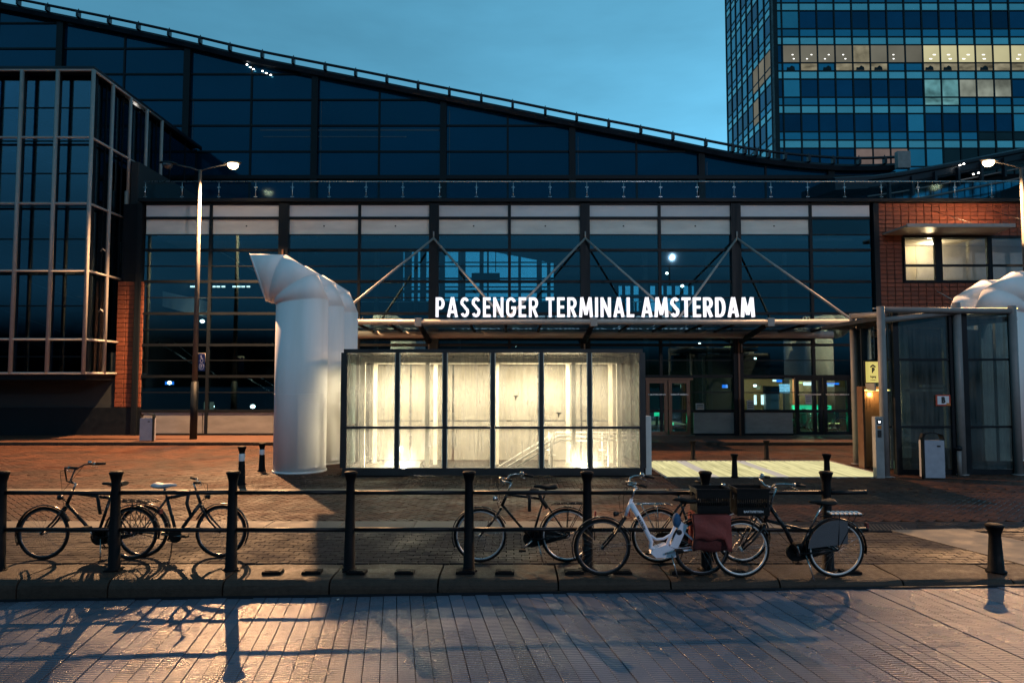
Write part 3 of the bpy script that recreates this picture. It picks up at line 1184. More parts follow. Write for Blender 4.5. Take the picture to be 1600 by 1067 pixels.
# base panels, doors and tall ground floor panes
base_spans = [(222, 318), (318, 436), (444, 555), (563, 670), (684, 792), (800, 908), (922, 1003), (1082, 1150), (1162, 1238), (1330, 1370)]
for a, b in base_spans:
    bar('base_panel', M['panel_stone'], Xp(a, F) + .02, Xp(b, F) - .02, F - .01, F + .06, WZ + .08, ZF[642] - .06)
    bar('plinth', M['steel_dark'], Xp(a, F) - .1, Xp(b, F) + .1, F - .06, F + .08, WZ, WZ + .075)
    if a >= 915:
        bar('pane', M['lower_glass'], Xp(a, F), Xp(b, F), F + .02, F + .035, ZF[642] + .03, ZF[588] - .03)
for (a, b, m_) in ((1008, 1078, M['copper']), (1241, 1328, M['steel_dark'])):
    x0, x1 = Xp(a, F), Xp(b, F)
    zt = Zp(594 if a < 1100 else 590, F)
    for i in range(2):
        xa = x0 + (x1 - x0) * i / 2
        xb = x0 + (x1 - x0) * (i + 1) / 2
        fr = MB()
        fr.box(xa + .02, xa + .16, F - .07, F + .07, WZ + .02, zt)
        fr.box(xb - .16, xb - .02, F - .07, F + .07, WZ + .02, zt)
        fr.box(xa + .16, xb - .16, F - .065, F + .065, zt - .12, zt)
        fr.box(xa + .16, xb - .16, F - .065, F + .065, WZ + .02, WZ + .16)
        d = fr.build('door', m_, TB)
        MB().box(xa + .16, xb - .16, F, F + .02, WZ + .16, zt - .12).build('door_glass', M['lower_glass'], d)
        MB().box(xa + .1, xb - .1, F - .11, F - .08, Zp(616, F) - .03, Zp(616, F) + .02).build('push_bar', M['steel_bright'], d)
    bar('door_lintel', M['steel_dark'] if a > 1100 else M['copper'], x0 - .1, x1 + .1, F - .12, F + .15, zt + .01, zt + .09)
    bar('doorstep', M['slab_pale'], x0 - .1, x1 + .1, F - .3, F + .0, WZ, WZ + .03)
# notices stuck on the glass
for (a, b, c, d_) in ((1087, 630, 1100, 640), (1167, 625, 1178, 640), (1258, 617, 1268, 631)):
    p0, p1 = P(a, d_, F), P(c, b, F)
    q = MB().box(p0.x, p1.x, F - .012, F - .004, p0.z, p1.z).build('notice', M['paper'], TB)
    for k in range(3):
        zz = p0.z + (p1.z - p0.z) * (.25 + .22 * k)
        MB().box(p0.x + .04, p1.x - .04, F - .016, F - .013, zz, zz + .025).build('print_line', M['ink'], q)

# band above the fascia and terrace slab, balustrade
TZ = Zp(312, F)
XL, XR = Xp(211, F), 24.0
bar('parapet', M['steel_dark'], XL, XR, F - .22, F + .3, ZF[319] + .056, TZ)
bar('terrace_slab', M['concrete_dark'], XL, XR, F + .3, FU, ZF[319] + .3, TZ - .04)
RY = F + .05
ZR = Zp(284, RY)
BAL = TB
MB().tube([(XL + .1, RY, ZR), (XR, RY, ZR)], .028, 8).build('handrail', M['steel_bright'], TB)
posts_px = [218 + 58.4 * k for k in range(0, 27)]


def bal_post(x):
    mb = MB()
    mb.tube([(x, RY, TZ), (x, RY, ZR)], .018, 6)
    mb.box(x - .07, x + .07, RY - .012, RY + .012, TZ + .52, TZ + .545)
    mb.box(x - .07, x + .07, RY - .012, RY + .012, TZ + .12, TZ + .145)
    mb.box(x - .05, x + .05, RY - .03, RY + .03, TZ, TZ + .03)
    return mb


pm = None
for i, px in enumerate(posts_px):
    x = Xp(px, RY)
    if pm is None:
        mb = bal_post(0)
        mb.v = [(a, b - RY, c - TZ) for a, b, c in mb.v]
        pm = mb.mesh('baluster', M['steel_bright'])
    piece('baluster', pm, TB, (x, RY, TZ))
    if i:
        bar('balustrade_pane', M['rail_glass'], Xp(posts_px[i - 1], RY) + .06, x - .06, RY + .03, RY + .042, TZ + .08, ZR - .09)

# ---------------- upper hall: glass wall under the curved roof
curve_px = [(-80, -2), (0, 13), (100, 33), (200, 53), (300, 75), (380, 95), (487, 116), (595, 137), (692, 157), (780, 174), (900, 199), (1010, 220), (1117, 242), (1160, 251), (1211, 258), (1291, 266), (1350, 268), (1400, 265)]
cpt = [(P(x, y, FU - .35).x, P(x, y, FU - .35).z) for x, y in curve_px]


def roofz(x):
    if x <= cpt[0][0]:
        a, b = cpt[0], cpt[1]
    elif x >= cpt[-1][0]:
        a, b = cpt[-2], cpt[-1]
    else:
        for a, b in zip(cpt[:-1], cpt[1:]):
            if a[0] <= x <= b[0]:
                break
    return a[1] + (b[1] - a[1]) * (x - a[0]) / (b[0] - a[0])


def sroof(x):
    return sum(roofz(x + d) for d in (-1.5, -.75, 0, .75, 1.5)) / 5


up_cols = [-26 + 102.4 * k for k in range(0, 15)]
up_rows = [Zp(278, FU) - 1.395 * 2, Zp(278, FU) - 1.395] + [Zp(278, FU) + 1.395 * k for k in range(0, 9)]
for k, c in enumerate(up_cols):
    x = Xp(c, FU)
    thick = (k % 2 == 1)
    w = .17 if thick else .05
    zt = sroof(x)
    if zt > TZ:
        bar('upper_post' if thick else 'upper_mullion', M['steel_dark'], x - w, x + w, FU - (.2 if thick else .05), FU + .2, TZ - 1, zt)
for a, b in zip(up_cols[:-1], up_cols[1:]):
    x0, x1 = Xp(a, FU) + .02, Xp(b, FU) - .02
    for r0, r1 in zip(up_rows[:-1], up_rows[1:]):
        top = []
        for k in range(5):
            xx = x1 + (x0 - x1) * k / 4
            top.append((xx, max(r0 + .001, min(r1 - .02, sroof(xx) + .02))))
        if max(t_[1] for t_ in top) < r0 + .06:
            continue
        MB().prism([(x0, r0 + .02), (x1, r0 + .02)] + top, FU, FU + .03).build_centered('upper_pane', M['upper_glass'], TB)
        if sroof((x0 + x1) / 2) > r0:
            xe = x1
            while xe > x0 + .2 and sroof(xe) < r0:
                xe -= .2
            bar('upper_transom', M['steel_dark'], x0, xe, FU - .06, FU + .08, r0 - .045, r0 + .045)
for k, c in enumerate(up_cols):
    if k % 2 == 1 and 3 <= k <= 11:
        x = Xp(c, FU)
        bar('painted_glint', M['glint'], x + .30, x + .34, FU - .014, FU - .004, Zp(276, FU), min(sroof(x) - .4, Zp(276, FU) + 4.2))  # thin pale strip paints a glint on the glass beside each thick post
bar('base_beam', M['steel_dark'], Xp(-30, FU), Xp(1400, FU), FU - .22, FU + .1, Zp(281.5, FU), Zp(275.5, FU))
# painted reflections of the hall's inner frames, pale strips laid on the glass
for (a, b, c, d_) in ((398, 203, 690, 205), (403, 214, 632, 215)):
    MB().box(Xp(a, FU), Xp(c, FU), FU - .012, FU - .004, Zp(d_, FU), Zp(b, FU) + .03).build('painted_glint', M['glint'], TB)
# roof slab, eaves pipe and its brackets
xs = [cpt[0][0] - 1 + k * (cpt[-1][0] - cpt[0][0] + 1) / 90 for k in range(91)]
rings = []
for x in xs:
    z = sroof(x)
    th = .34
    rings.append([(x, FU - .35, z), (x, 44.5, z + .2), (x, 44.5, z + th + .2), (x, FU - .35, z + th), (x, FU - .45, z + th * .6)])
MB().loft(rings, True, False).build('roof', M['roof'], TB)
MB().tube([(x, FU - .5, sroof(x) + .34 + .27) for x in xs], .075, 8).build('eaves_pipe', M['roof'], TB)
bm_ = MB().box(-.07, .07, -.12, .12, 0, .34)
bm_.box(-.02, .02, -.02, .02, .3, .46)
bme = bm_.mesh('pipe_bracket', M['roof'])
for px in (-10, 22, 68, 117, 166, 212, 261, 310, 357, 408, 457, 507, 555, 604, 653, 702, 752, 801, 852, 901, 951, 1001, 1051, 1102, 1144, 1163, 1180, 1200, 1225, 1262, 1300, 1340, 1380):
    x = Xp(px, FU - .5, 150)
    piece('pipe_bracket', bme, TB, (x, FU - .45, sroof(x) + .3))
# eaves lights far left
for px, py in ((386, 97), (391, 101), (396, 104), (410, 107), (416, 110), (423, 113)):
    p = P(px, py + 5, FU - .12)
    piece('eaves_light', ubox('eaves_light', M['spot_glow']), TB, p, (0, 0, 0), (.08, .04, .035))
# end wall of the hall at the right, ribbed cladding and the second roof wave
for k in range(42):
    px = 1398 + k * 6.2
    x = Xp(px, 33.0)
    bar('cladding_rib', M['tw_low'], x - .085, x + .085, 33.0 + (.03 if k % 2 else 0), 33.2, TZ - .03, min(Zp(286 - max(0, (px - 1440)) * .03, 33), Zp(272, 33)))
bar('cladding_back', M['steel_dark'], Xp(1390, 33), Xp(1680, 33), 33.2, 33.4, TZ - .04, Zp(270, 33))
w2 = [(1300, 275), (1360, 272), (1410, 265), (1470, 254), (1530, 242), (1600, 228), (1700, 208), (1800, 190)]
rings = []
for x, y in w2:
    p = P(x, y, 31.5)
    rings.append([(p.x, 31.2, p.z - .75), (p.x, 34.9, p.z - .3), (p.x, 34.9, p.z + .15), (p.x, 31.4, p.z - .1), (p.x, 31.2, p.z - .2)])
MB().loft(rings, True, False).build('second_roof', M['roof'], TB)
for dz, rr in ((-.28, .04), (-.62, .05), (-1.0, .04), (-1.45, .05)):
    MB().tube([(P(x, y, 31).x, 31.1 - dz * .2, P(x, y, 31.1).z + dz) for x, y in w2[1:]], rr, 6).build('eaves_rail', M['steel_dark'] if dz > -.7 else M['kiosk_tube'], TB)
for k in range(7):
    p = P(1390 + 36 * k, 262 - 7.2 * k, 31)
    bar('eaves_strut', M['roof'], p.x - .05, p.x + .05, 31.0, 31.2, p.z - 1.5, p.z - .6)
p = P(1412, 250, 34.4)
bar('chimney_stub', M['panel_stone'], p.x - .35, p.x + .3, 34.3, 34.6, Zp(263, 34.4), Zp(237, 34.4))
for px, py in ((1500, 259), (1506, 257), (1521, 273), (1529, 271)):
    q_ = P(px, py, 30.9)
    piece('eaves_light', ubox('eaves_light', M['spot_glow']), TB, q_, (0, 0, 0), (.06, .05, .04))

# ---------------- interior of the lower hall
IY = 44.0
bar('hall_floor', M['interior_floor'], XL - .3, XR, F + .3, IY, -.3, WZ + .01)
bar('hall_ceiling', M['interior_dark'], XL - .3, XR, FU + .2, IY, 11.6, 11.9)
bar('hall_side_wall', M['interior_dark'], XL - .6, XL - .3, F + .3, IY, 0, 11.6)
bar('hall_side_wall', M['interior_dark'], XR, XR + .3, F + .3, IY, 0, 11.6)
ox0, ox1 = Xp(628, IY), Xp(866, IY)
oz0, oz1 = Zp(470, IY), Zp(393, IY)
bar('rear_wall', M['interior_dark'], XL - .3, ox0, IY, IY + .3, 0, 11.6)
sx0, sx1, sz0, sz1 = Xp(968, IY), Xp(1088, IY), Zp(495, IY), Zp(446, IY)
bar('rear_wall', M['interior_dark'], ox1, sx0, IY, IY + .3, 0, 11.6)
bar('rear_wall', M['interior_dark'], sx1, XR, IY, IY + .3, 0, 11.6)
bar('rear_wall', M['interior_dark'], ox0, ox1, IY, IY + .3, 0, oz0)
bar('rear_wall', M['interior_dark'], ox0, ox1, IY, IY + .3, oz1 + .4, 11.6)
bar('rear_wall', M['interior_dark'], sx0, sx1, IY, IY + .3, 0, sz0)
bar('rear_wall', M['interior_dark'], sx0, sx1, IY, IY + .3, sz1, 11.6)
MB().box(ox0, ox1, IY + .1, IY + .12, oz0, oz1 + .4).build('rear_pane', M['lower_glass'], TB)
MB().box(sx0, sx1, IY + .1, IY + .12, sz0, sz1).build('rear_pane', M['lower_glass'], TB)
for px, w in ((636, 12), (660, 10), (690, 9), (722, 10), (752, 7), (762, 3), (812, 5), (843, 9), (858, 6)):
    x = Xp(px, IY - .3)
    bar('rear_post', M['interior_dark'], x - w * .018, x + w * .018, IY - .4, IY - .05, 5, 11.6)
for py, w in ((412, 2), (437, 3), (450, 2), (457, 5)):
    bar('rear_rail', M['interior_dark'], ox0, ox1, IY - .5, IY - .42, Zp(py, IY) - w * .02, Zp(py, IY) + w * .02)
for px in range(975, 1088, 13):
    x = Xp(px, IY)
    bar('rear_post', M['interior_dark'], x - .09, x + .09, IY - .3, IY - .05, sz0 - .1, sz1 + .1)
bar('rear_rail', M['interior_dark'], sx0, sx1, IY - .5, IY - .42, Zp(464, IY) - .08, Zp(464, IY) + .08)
# slanted roof seen through the rear window, and hanging board
p0, p1, p2 = P(757, 391, IY - 1), P(868, 391, IY - 1), P(868, 412, IY - 1)
MB().prism([(p0.x, p0.z), (p2.x, p2.z), (p1.x + .3, p1.z + .3)], IY - 1.2, IY - 1).build('sloping_rafter', M['interior_dark'], TB)
a, b = P(737, 440, 40), P(781, 427, 40)
bar('hanging_board', M['steel_dark'], a.x, b.x, 39.9, 40.1, a.z, b.z)
a = P(742, 425, 40)
for dx in (.3, 1.2):
    bar('hanger', M['steel_dark'], a.x + dx, a.x + dx + .05, 39.98, 40.02, a.z, a.z + 1.2)
# downstand beam, soffit and gallery just inside the glass
bar('inner_beam', M['concrete'], XL + .3, XF[1272], F + .9, F + 1.3, Zp(366, F + .9), Zp(344, F + .9))
bar('ledge_highlight', M['white_part'], XL + .3, XF[1272], F + .86, F + .895, Zp(369, F + .9), Zp(367.6, F + .9))  # same painted highlight on the inner beam's ledge
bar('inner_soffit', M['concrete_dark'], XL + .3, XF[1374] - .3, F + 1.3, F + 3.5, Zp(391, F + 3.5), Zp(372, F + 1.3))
for px in (508, 625, 739, 855, 970, 1085, 1202):
    for dy in (0,):
        p = P(px, 354, F + .89)
        piece('bolt', ubox('bolt', M['steel_dark']), TB, p, (0, 0, 0), (.06, .04, .06))
bar('gallery_floor', M['interior_dark'], XF[440] - 1, XF[1272], F + 5, F + 9, Zp(498, F + 5), Zp(486, F + 5))
bar('gallery_rail', M['steel_bright'], XF[440], XF[1153], F + 5, F + 5.05, Zp(472, F + 5), Zp(471, F + 5))
for k in range(15):
    x = XF[440] + 1.3 * k
    bar('inner_column', M['interior_dark'] if k % 3 else M['concrete_dark'], x - .05, x + .05, F + 5.3, F + 5.4, Zp(486, F + 5), Zp(470, F + 5))
for px, w in ((465, 6), (586, 6), (648, 5), (717, 4), (1010, 8), (1110, 7), (1230, 7)):
    x = Xp(px, F + 3)
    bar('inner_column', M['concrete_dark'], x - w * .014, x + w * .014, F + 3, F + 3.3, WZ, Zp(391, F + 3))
# stairs and their rails behind the left bays
for (x0, y0, x1, y1, D_, m_) in ((243, 532, 310, 574, F + 2.2, 'steel_bright'), (270, 533, 345, 592, F + 3, 'steel_bright'), (386, 590, 440, 622, F + 2.2, 'steel_bright'), (404, 588, 440, 610, F + 3, 'steel_bright'),
                                 (258, 345, 400, 425, F + 3, 'steel_grey'), (216, 347, 246, 362, F + 1, 'copper')):
    MB().tube([P(x0, y0, D_), P(x1, y1, D_)], .03 if D_ < F + 2.5 else .02, 6).build('stair_rail', M[m_], TB)
mb = MB()
a, b, c, d_ = P(228, 472, F + 2.6), P(312, 494, F + 2.6), P(240, 452, F + 2.6), P(312, 468, F + 2.6)
mb.prism([(a.x, a.z), (b.x, b.z), (d_.x, d_.z), (c.x, c.z)], F + 2.6, F + 3.6)
mb.build('stair_soffit', M['panel_tan'], TB)
for px in (247, 252, 258, 268, 275, 282, 300, 306, 328, 334, 341, 349, 366, 373, 380, 388):
    p = P(px, 449, F + 5)
    piece('ceiling_light', ubox('ceiling_light', M['white_glow']), TB, p, (0, 0, 0), (.16, .05, .07))
for px, py, s_ in ((316, 502, .1), (331, 635, .11), (395, 635, .11), (1066, 447, .08), (1042, 427, .07), (1093, 537, .06), (806, 540, .05), (1180, 560, .05), (265, 598, .1)):
    p = P(px, py, F + 2)
    mb = MB()
    mb.lathe([(.01, -s_ * .8), (s_ * .75, -s_ * .5), (s_, 0), (s_ * .75, s_ * .5), (.01, s_ * .8)], 10, p)
    mb.build('wall_light', M['spot_glow'] if px != 1053 else M['lamp_glow'], TB)
bar('back_light', M['blue_glow'], P(258, 598, F + 2).x, P(270, 598, F + 2).x, F + 2, F + 2.1, Zp(601, F + 2), Zp(596, F + 2))
a, b = P(318, 655, F + 1.5), P(333, 628, F + 1.5)
bar('lit_opening', M['room_dim'], a.x, b.x, F + 1.5, F + 1.6, a.z, b.z)

# ---------------- shop behind the right doors
SY = F + 4.2
bar('shop_wall', M['warm_wall'], Xp(1160, SY), Xp(1345, SY), SY, SY + .2, WZ, Zp(592, SY))
bar('shop_wall', M['interior_dark'], Xp(1000, SY), Xp(1160, SY), SY, SY + .2, WZ, Zp(560, SY))
bar('shop_bulkhead', M['interior_dark'], Xp(1150, SY), Xp(1390, SY), F + .4, SY - .1, Zp(592, F + 1), Zp(575, F + 1))
cnt = bar('counter', M['green_glow'], Xp(1243, F + 2.4), Xp(1298, F + 2.4), F + 2.4, F + 2.9, Zp(640, F + 2.4), Zp(633.5, F + 2.4))
bar('counter_base', M['interior_dark'], Xp(1240, F + 2.6), Xp(1310, F + 2.6), F + 2.6, F + 3, WZ, Zp(641, F + 2.6))
for (x0, y0, x1, y1, m_) in ((1208, 582, 1242, 588, 'white_glow'), (1243, 582, 1256, 588, 'blue_glow'), (1257, 583, 1270, 585, 'yellow_glow'), (1208, 593, 1213, 596, 'white_glow'), (1214, 593, 1222, 597, 'blue_glow'),
                             (1218, 600, 1234, 614, 'screen_glow'), (1256, 597, 1272, 602, 'white_glow'), (1243, 597, 1254, 599, 'yellow_glow'), (1290, 598, 1311, 601, 'blue_glow'), (1294, 600, 1303, 604, 'screen_glow'),
                             (1322, 597, 1325, 606, 'yellow_glow'), (1179, 617, 1182, 632, 'white_glow'), (1190, 617, 1193, 632, 'white_glow'), (1129, 601, 1137, 606, 'blue_glow'), (1134, 601, 1137, 606, 'white_glow'),
                             (1178, 601, 1182, 604, 'spot_glow'), (1285, 661, 1312, 662, 'yellow_glow')):
    D_ = F + 1.4 + (y0 % 5) * .03
    a, b = P(x0, y1, D_), P(x1, y0, D_)
    bar('lit_sign', M[m_], a.x, b.x, D_, D_ + .06, a.z, b.z)
a, b = P(1197, 640, F + 1.2), P(1217, 603, F + 1.2)
tm = bar('display_stand', M['white_part'], a.x, b.x, F + 1.2, F + 1.5, WZ, b.z - .35)
bar('display_head', M['steel_dark'], a.x - .02, b.x + .02, F + 1.19, F + 1.5, b.z - .345, b.z)
bar('shop_shelf', M['green_glow'], Xp(1022, F + 3.5), Xp(1030, F + 3.5), F + 3.5, F + 3.6, Zp(650, F + 3.5), Zp(641, F + 3.5))
bar('shop_shelf', M['green_glow'], Xp(1044, F + 3.5), Xp(1052, F + 3.5), F + 3.5, F + 3.6, Zp(664, F + 3.5), Zp(660, F + 3.5))
# ceiling lamps and green bar light that the photograph shows inside


def lamp(name, kind, loc, power, col, size=.15, rot=None, spot=None, parent=None, sy=None):
    l = bpy.data.lights.new(name, kind)
    l.energy = power
    l.color = col
    if kind == 'AREA':
        l.size = size
        if sy:
            l.shape = 'RECTANGLE'
            l.size_y = sy
    else:
        l.shadow_soft_size = size
    if kind == 'SPOT':
        l.spot_size = spot or R(140)
        l.spot_blend = .6
    o = bpy.data.objects.new(name, l)
    C.objects.link(o)
    if parent:
        off = Vector((0, 0, 0))
        q = parent
        while q:
            off += q.location
            q = q.parent
        o.location = Vector(loc) - off
        o.parent = parent
    else:
        o.location = loc
    if rot:
        o.rotation_euler = rot
    return o


lamp('shop_lamp', 'POINT', P(1264, 603, F + 3.2), 70, (1, .72, .4), .1)
lamp('shop_lamp', 'POINT', P(1185, 606, F + 3.2), 30, (1, .72, .4), .1)
lamp('bar_lamp', 'POINT', P(1275, 650, F + 1.6), 40, (.05, 1, .4), .2)
lamp('bar_lamp', 'POINT', P(1035, 655, F + 2.6), 14, (.05, 1, .4), .2)
lamp('hall_lamp', 'POINT', P(316, 502, F + 1.8), 20, (1, .8, .6), .1)

# ---------------- tiled walls and right window


def tiled(wall, x0, x1, z0, z1, yf, tw, th, hole=None, nmax=300, zsort=True):
    tiles = []
    nx = max(1, round((x1 - x0) / tw))
    nz_ = max(1, round((z1 - z0) / th))
    tw, th = (x1 - x0) / nx, (z1 - z0) / nz_
    for j in range(nz_):
        for i in range(nx):
            cx, cz = x0 + tw * (i + .5), z0 + th * (j + .5)
            if hole and hole(cx, cz, tw / 2, th / 2):
                continue
            tiles.append((cx, cz))
    tiles.sort(key=lambda t_: -t_[1])
    mb = MB()
    g = .012
    a, b = tw / 2 - g, th / 2 - g
    bv = .008
    vs = [(-a, .05, -b), (a, .05, -b), (a, .05, b), (-a, .05, b), (-a, bv, -b), (a, bv, -b), (a, bv, b), (-a, bv, b), (-a + bv, 0, -b + bv), (a - bv, 0, -b + bv), (a - bv, 0, b - bv), (-a + bv, 0, b - bv)]
    fs = [(8, 9, 10, 11)] + [f for k in range(4) for f in ((k, (k + 1) % 4, 4 + (k + 1) % 4, 4 + k), (4 + k, 4 + (k + 1) % 4, 8 + (k + 1) % 4, 8 + k))]
    mb.add(vs, fs)
    me = mb.mesh('tile', M['terracotta'])
    for cx, cz in tiles[:nmax]:
        piece('tile', me, wall, (cx, yf + random.uniform(-.004, .004), cz))
    if len(tiles) > nmax:
        ms = MB()
        for cx, cz in tiles[nmax:]:
            ms.add([(p_[0] + cx, p_[1] + yf, p_[2] + cz) for p_ in vs], fs)
        o = ms.build('tile_field', M['terracotta_mass'], wall)
        o['kind'] = 'stuff'


bx0, bx1 = Xp(1378, F), Xp(1660, F)
wx0, wx1, wz0, wz1 = Xp(1418, F), Xp(1660, F), Zp(438, F), Zp(372, F)
bw_ = thing('tiled_wall', 'orange terracotta tiled wall with ribbon window at the right end of the terminal', 'wall', (bx0, F, WZ))
for (a, b, c, d_) in ((bx0, bx1, WZ, wz0 - .03), (bx0, wx0 - .03, wz0 - .03, wz1 + .03), (bx0, bx1, wz1 + .03, ZF[319] + .05)):
    MB().box(a, b, F + .03, F + .25, c, d_).build_centered('backing', M['mortar'], bw_)
tiled(bw_, bx0 + .02, bx1, WZ + .1, ZF[319] + .04, F - .01, .325, .178, hole=lambda x, z, a, b: x + a > wx0 - .02 and wz0 - .1 < z < wz1 + .1)
win = MB()
win.box(wx0, wx0 + .07, F - .02, F + .12, wz0, wz1)
wd = win.build('window', M['steel_dark'], bw_)
fr_px = [(1468, 1479), (1551, 1558), (1620, 1628)]
zt_ = Zp(415, F)
for a, b in fr_px:
    MB().box(Xp(a, F), Xp(b, F), F - .02, F + .12, wz0, wz1).build('frame', M['steel_dark'], wd)
MB().box(wx0 + .07, wx1, F - .012, F + .1, zt_ - .04, zt_ + .05).build('frame', M['steel_dark'], wd)
MB().box(wx0 - .02, wx1, F - .03, F + .13, wz0 - .1, wz0 - .002).build('sill', M['steel_dark'], wd)
MB().box(wx0 - .02, wx1, F - .03, F + .13, wz1 + .002, wz1 + .1).build('lintel', M['steel_dark'], wd)
edges = [1421, 1468, 1479, 1551, 1558, 1620, 1628, 1660]
for k in range(0, 8, 2):
    for (za, zb) in ((wz0, zt_ - .04), (zt_ + .05, wz1)):
        MB().box(Xp(edges[k], F) + .01, Xp(edges[k + 1], F) - .01, F + .05, F + .06, za, zb).build('pane', M['beam_glass'], wd)
# room behind that window: pale wall, lit ceiling lamp
MB().box(wx0, Xp(1478, F), F + 1.8, F + 1.9, wz0 - .1, wz1).build('room_wall', M['frame_cream'], wd)
MB().box(Xp(1478, F) + .01, wx1, F + 1.8, F + 1.9, wz0 - .1, wz1).build('room_wall', M['concrete'], wd)
MB().box(wx0, wx1, F + .3, F + 1.79, wz1 + .0, wz1 + .1).build('room_ceiling', M['concrete'], wd)
MB().box(wx0 - .1, wx0 - .01, F + .3, F + 1.79, wz0 - .1, wz1).build('room_side', M['frame_cream'], wd)
q = P(1455, 381, F + .9)
MB().box(q.x - .14, q.x + .14, F + .85, F + 1.0, q.z - .03, q.z + .02).build('ceiling_lamp', M['spot_glow'], wd)
lamp('room_lamp', 'POINT', (q.x, F + 1.0, q.z - .2), 60, (1, .72, .38), .1)
# projecting awning over the window
awz = Zp(352, F - 1.7)
aw = MB()
ax0, ax1 = Xp(1426, F - 1.7), Xp(1597, F - 1.7)
aw.box(ax0, ax1, F - 1.7, F - 1.62, awz - .07, awz + .07)
aw.prismz([(ax0, F - 1.62), (ax1, F - 1.62), (ax1 + .3, F - .01), (Xp(1385, F), F - .01)], awz - .03, awz + .03)
awo = aw.build_centered('window_canopy', M['steel_grey'], bw_)
for px in (1468, 1562):
    x = Xp(px, F)
    MB().tube([(x, F, Zp(330, F)), (x + .6, F - 1.6, awz + .06)], .012, 6).build('stay_rod', M['steel_dark'], awo)
for px in (1468, 1562):
    x = Xp(px, F)
    MB().tube([(x, F - .02, Zp(455, F)), (x + .3, F - .5, Zp(470, F))], .02, 6).build('stay_rod', M['steel_grey'], bw_)

pier = thing('tiled_pier', 'narrow terracotta tiled pier between the glass stair tower and the facade', 'wall', (Xp(205, F), F, WZ))
px0, px1 = Xp(180, F), Xp(222, F) - .02
MB().box(px0, px1, F + .0, F + .3, Zp(636, F), Zp(440, F)).build('backing', M['mortar'], pier)
tiled(pier, px0, px1, Zp(636, F), Zp(440, F), F - .04, .40, .19)
MB().box(px0 - 9, px1, F - .05, F + .3, WZ, Zp(636, F) - .01).build('base_wall', M['steel_dark'], pier)
MB().box(px0 - 9, px0 - .02, F + .02, F + .3, Zp(636, F) - .01, 3.5).build('dark_wall', M['interior_dark'], pier)
MB().box(px0 + .12, XF[213] - .12, F + .0, F + .3, Zp(440, F) + .01, ZF[319]).build('dark_wall', M['steel_dark'], pier)

# ================================================================== GLASS STAIR TOWER (left)
D1 = 26.0
gx = Xp(130, D1, 583)
gz0, gz1 = Zp(583, D1), Zp(110, D1)
ST = thing('glass_stair_tower', 'tall projecting glass stair tower in a white tube frame at the left edge', 'building', (gx - 3, D1 + 3, gz0))
fx = [gx - 1.39 * k for k in range(0, 8)]
zr = [gz0] + [Zp(y, D1) for y in (530, 423, 318, 215)] + [gz1]
for x in fx:
    MB().tube([(x, D1, gz0), (x, D1, gz1)], .075, 10).build('frame_column', M['steel_grey'], ST)
for z in zr:
    MB().tube([(fx[-1], D1, z), (gx, D1, z)], .05, 8).build('frame_rail', M['steel_grey'], ST)
ys = [D1 + 1.3 * k for k in range(1, 5)]
for k, y in enumerate(ys):
    zlow = gz0 if k < 2 else TZ - .3
    if k == 1:
        MB().tube([(gx, y - .1, gz0), (gx, y - .1, Zp(296, F))], .075, 10).build('frame_column', M['steel_grey'], ST)
        MB().tube([(gx, y, TZ - .3), (gx, y, gz1)], .07, 10).build('frame_column', M['steel_grey'], ST)
    else:
        MB().tube([(gx, y, zlow), (gx, y, gz1)], .075, 10).build('frame_column', M['steel_grey'], ST)
for z in zr:
    lower = z < Zp(300, D1)
    MB().tube([(gx, D1, z), (gx, (D1 + 2.5) if lower else (ys[-1]), z)], .05, 8).build('frame_rail', M['steel_grey'], ST)
MB().tube([(gx, ys[-1], gz1), (gx, FU - .3, gz1)], .06, 8).build('frame_rail', M['steel_dark'], ST)
MB().box(fx[-1], gx + .05, D1 - .05, FU - .3, gz1 + .05, gz1 + .14).build('roof', M['roof'], ST)
# glass skin inside the frame
gi = .42
for a, b in zip(fx[:-1], fx[1:]):
    for z0, z1 in zip(zr[:-1], zr[1:]):
        n_ = 1 if z1 - z0 < 1.5 else 2
        for k in range(n_):
            za, zb = z0 + (z1 - z0) * k / n_, z0 + (z1 - z0) * (k + 1) / n_
            MB().box(b - .1, a - .22, D1 + gi, D1 + gi + .02, za + .03, zb - .02).build_centered('pane', M['box_glass'], ST)
    MB().box(a - .2, a - .12, D1 + gi - .04, D1 + gi + .1, gz0, gz1).build_centered('mullion', M['steel_dark'], ST)
for z0, z1 in zip(zr[:-1], zr[1:]):
    for k in (0, 1):
        z = z0 + (z1 - z0) * k / 2
        MB().box(fx[-1], gx - .15, D1 + gi - .03, D1 + gi + .06, z - .02, z + .02).build_centered('transom', M['steel_dark'], ST)
xs_ = gx - gi + .15
yy = [D1 + gi, D1 + 1.3, D1 + 2.5, D1 + 3.9, D1 + 5.2, D1 + 6.5, D1 + 8, FU - .3]
for k, (a, b) in enumerate(zip(yy[:-1], yy[1:])):
    for z0, z1 in zip(zr[:-1], zr[1:]):
        if k >= 2 and z1 < TZ:
            continue
        MB().box(xs_, xs_ + .02, a + .04, b - .02, max(z0, z0) + .03, z1 - .02).build_centered('side_pane', M['box_glass'], ST)
    MB().box(xs_ - .03, xs_ + .05, b - .02, b + .03, gz0 if k < 2 else TZ, gz1).build_centered('mullion', M['steel_dark'], ST)
MB().box(fx[-1], gx - .1, D1 + gi - .1, D1 + 9, gz0 - .25, gz0 - .06).build('floor', M['steel_dark'], ST)
MB().box(fx[-1], gx - .6, D1 + 5, D1 + 5.3, gz0, gz1).build('inner_wall', M['interior_dark'], ST)
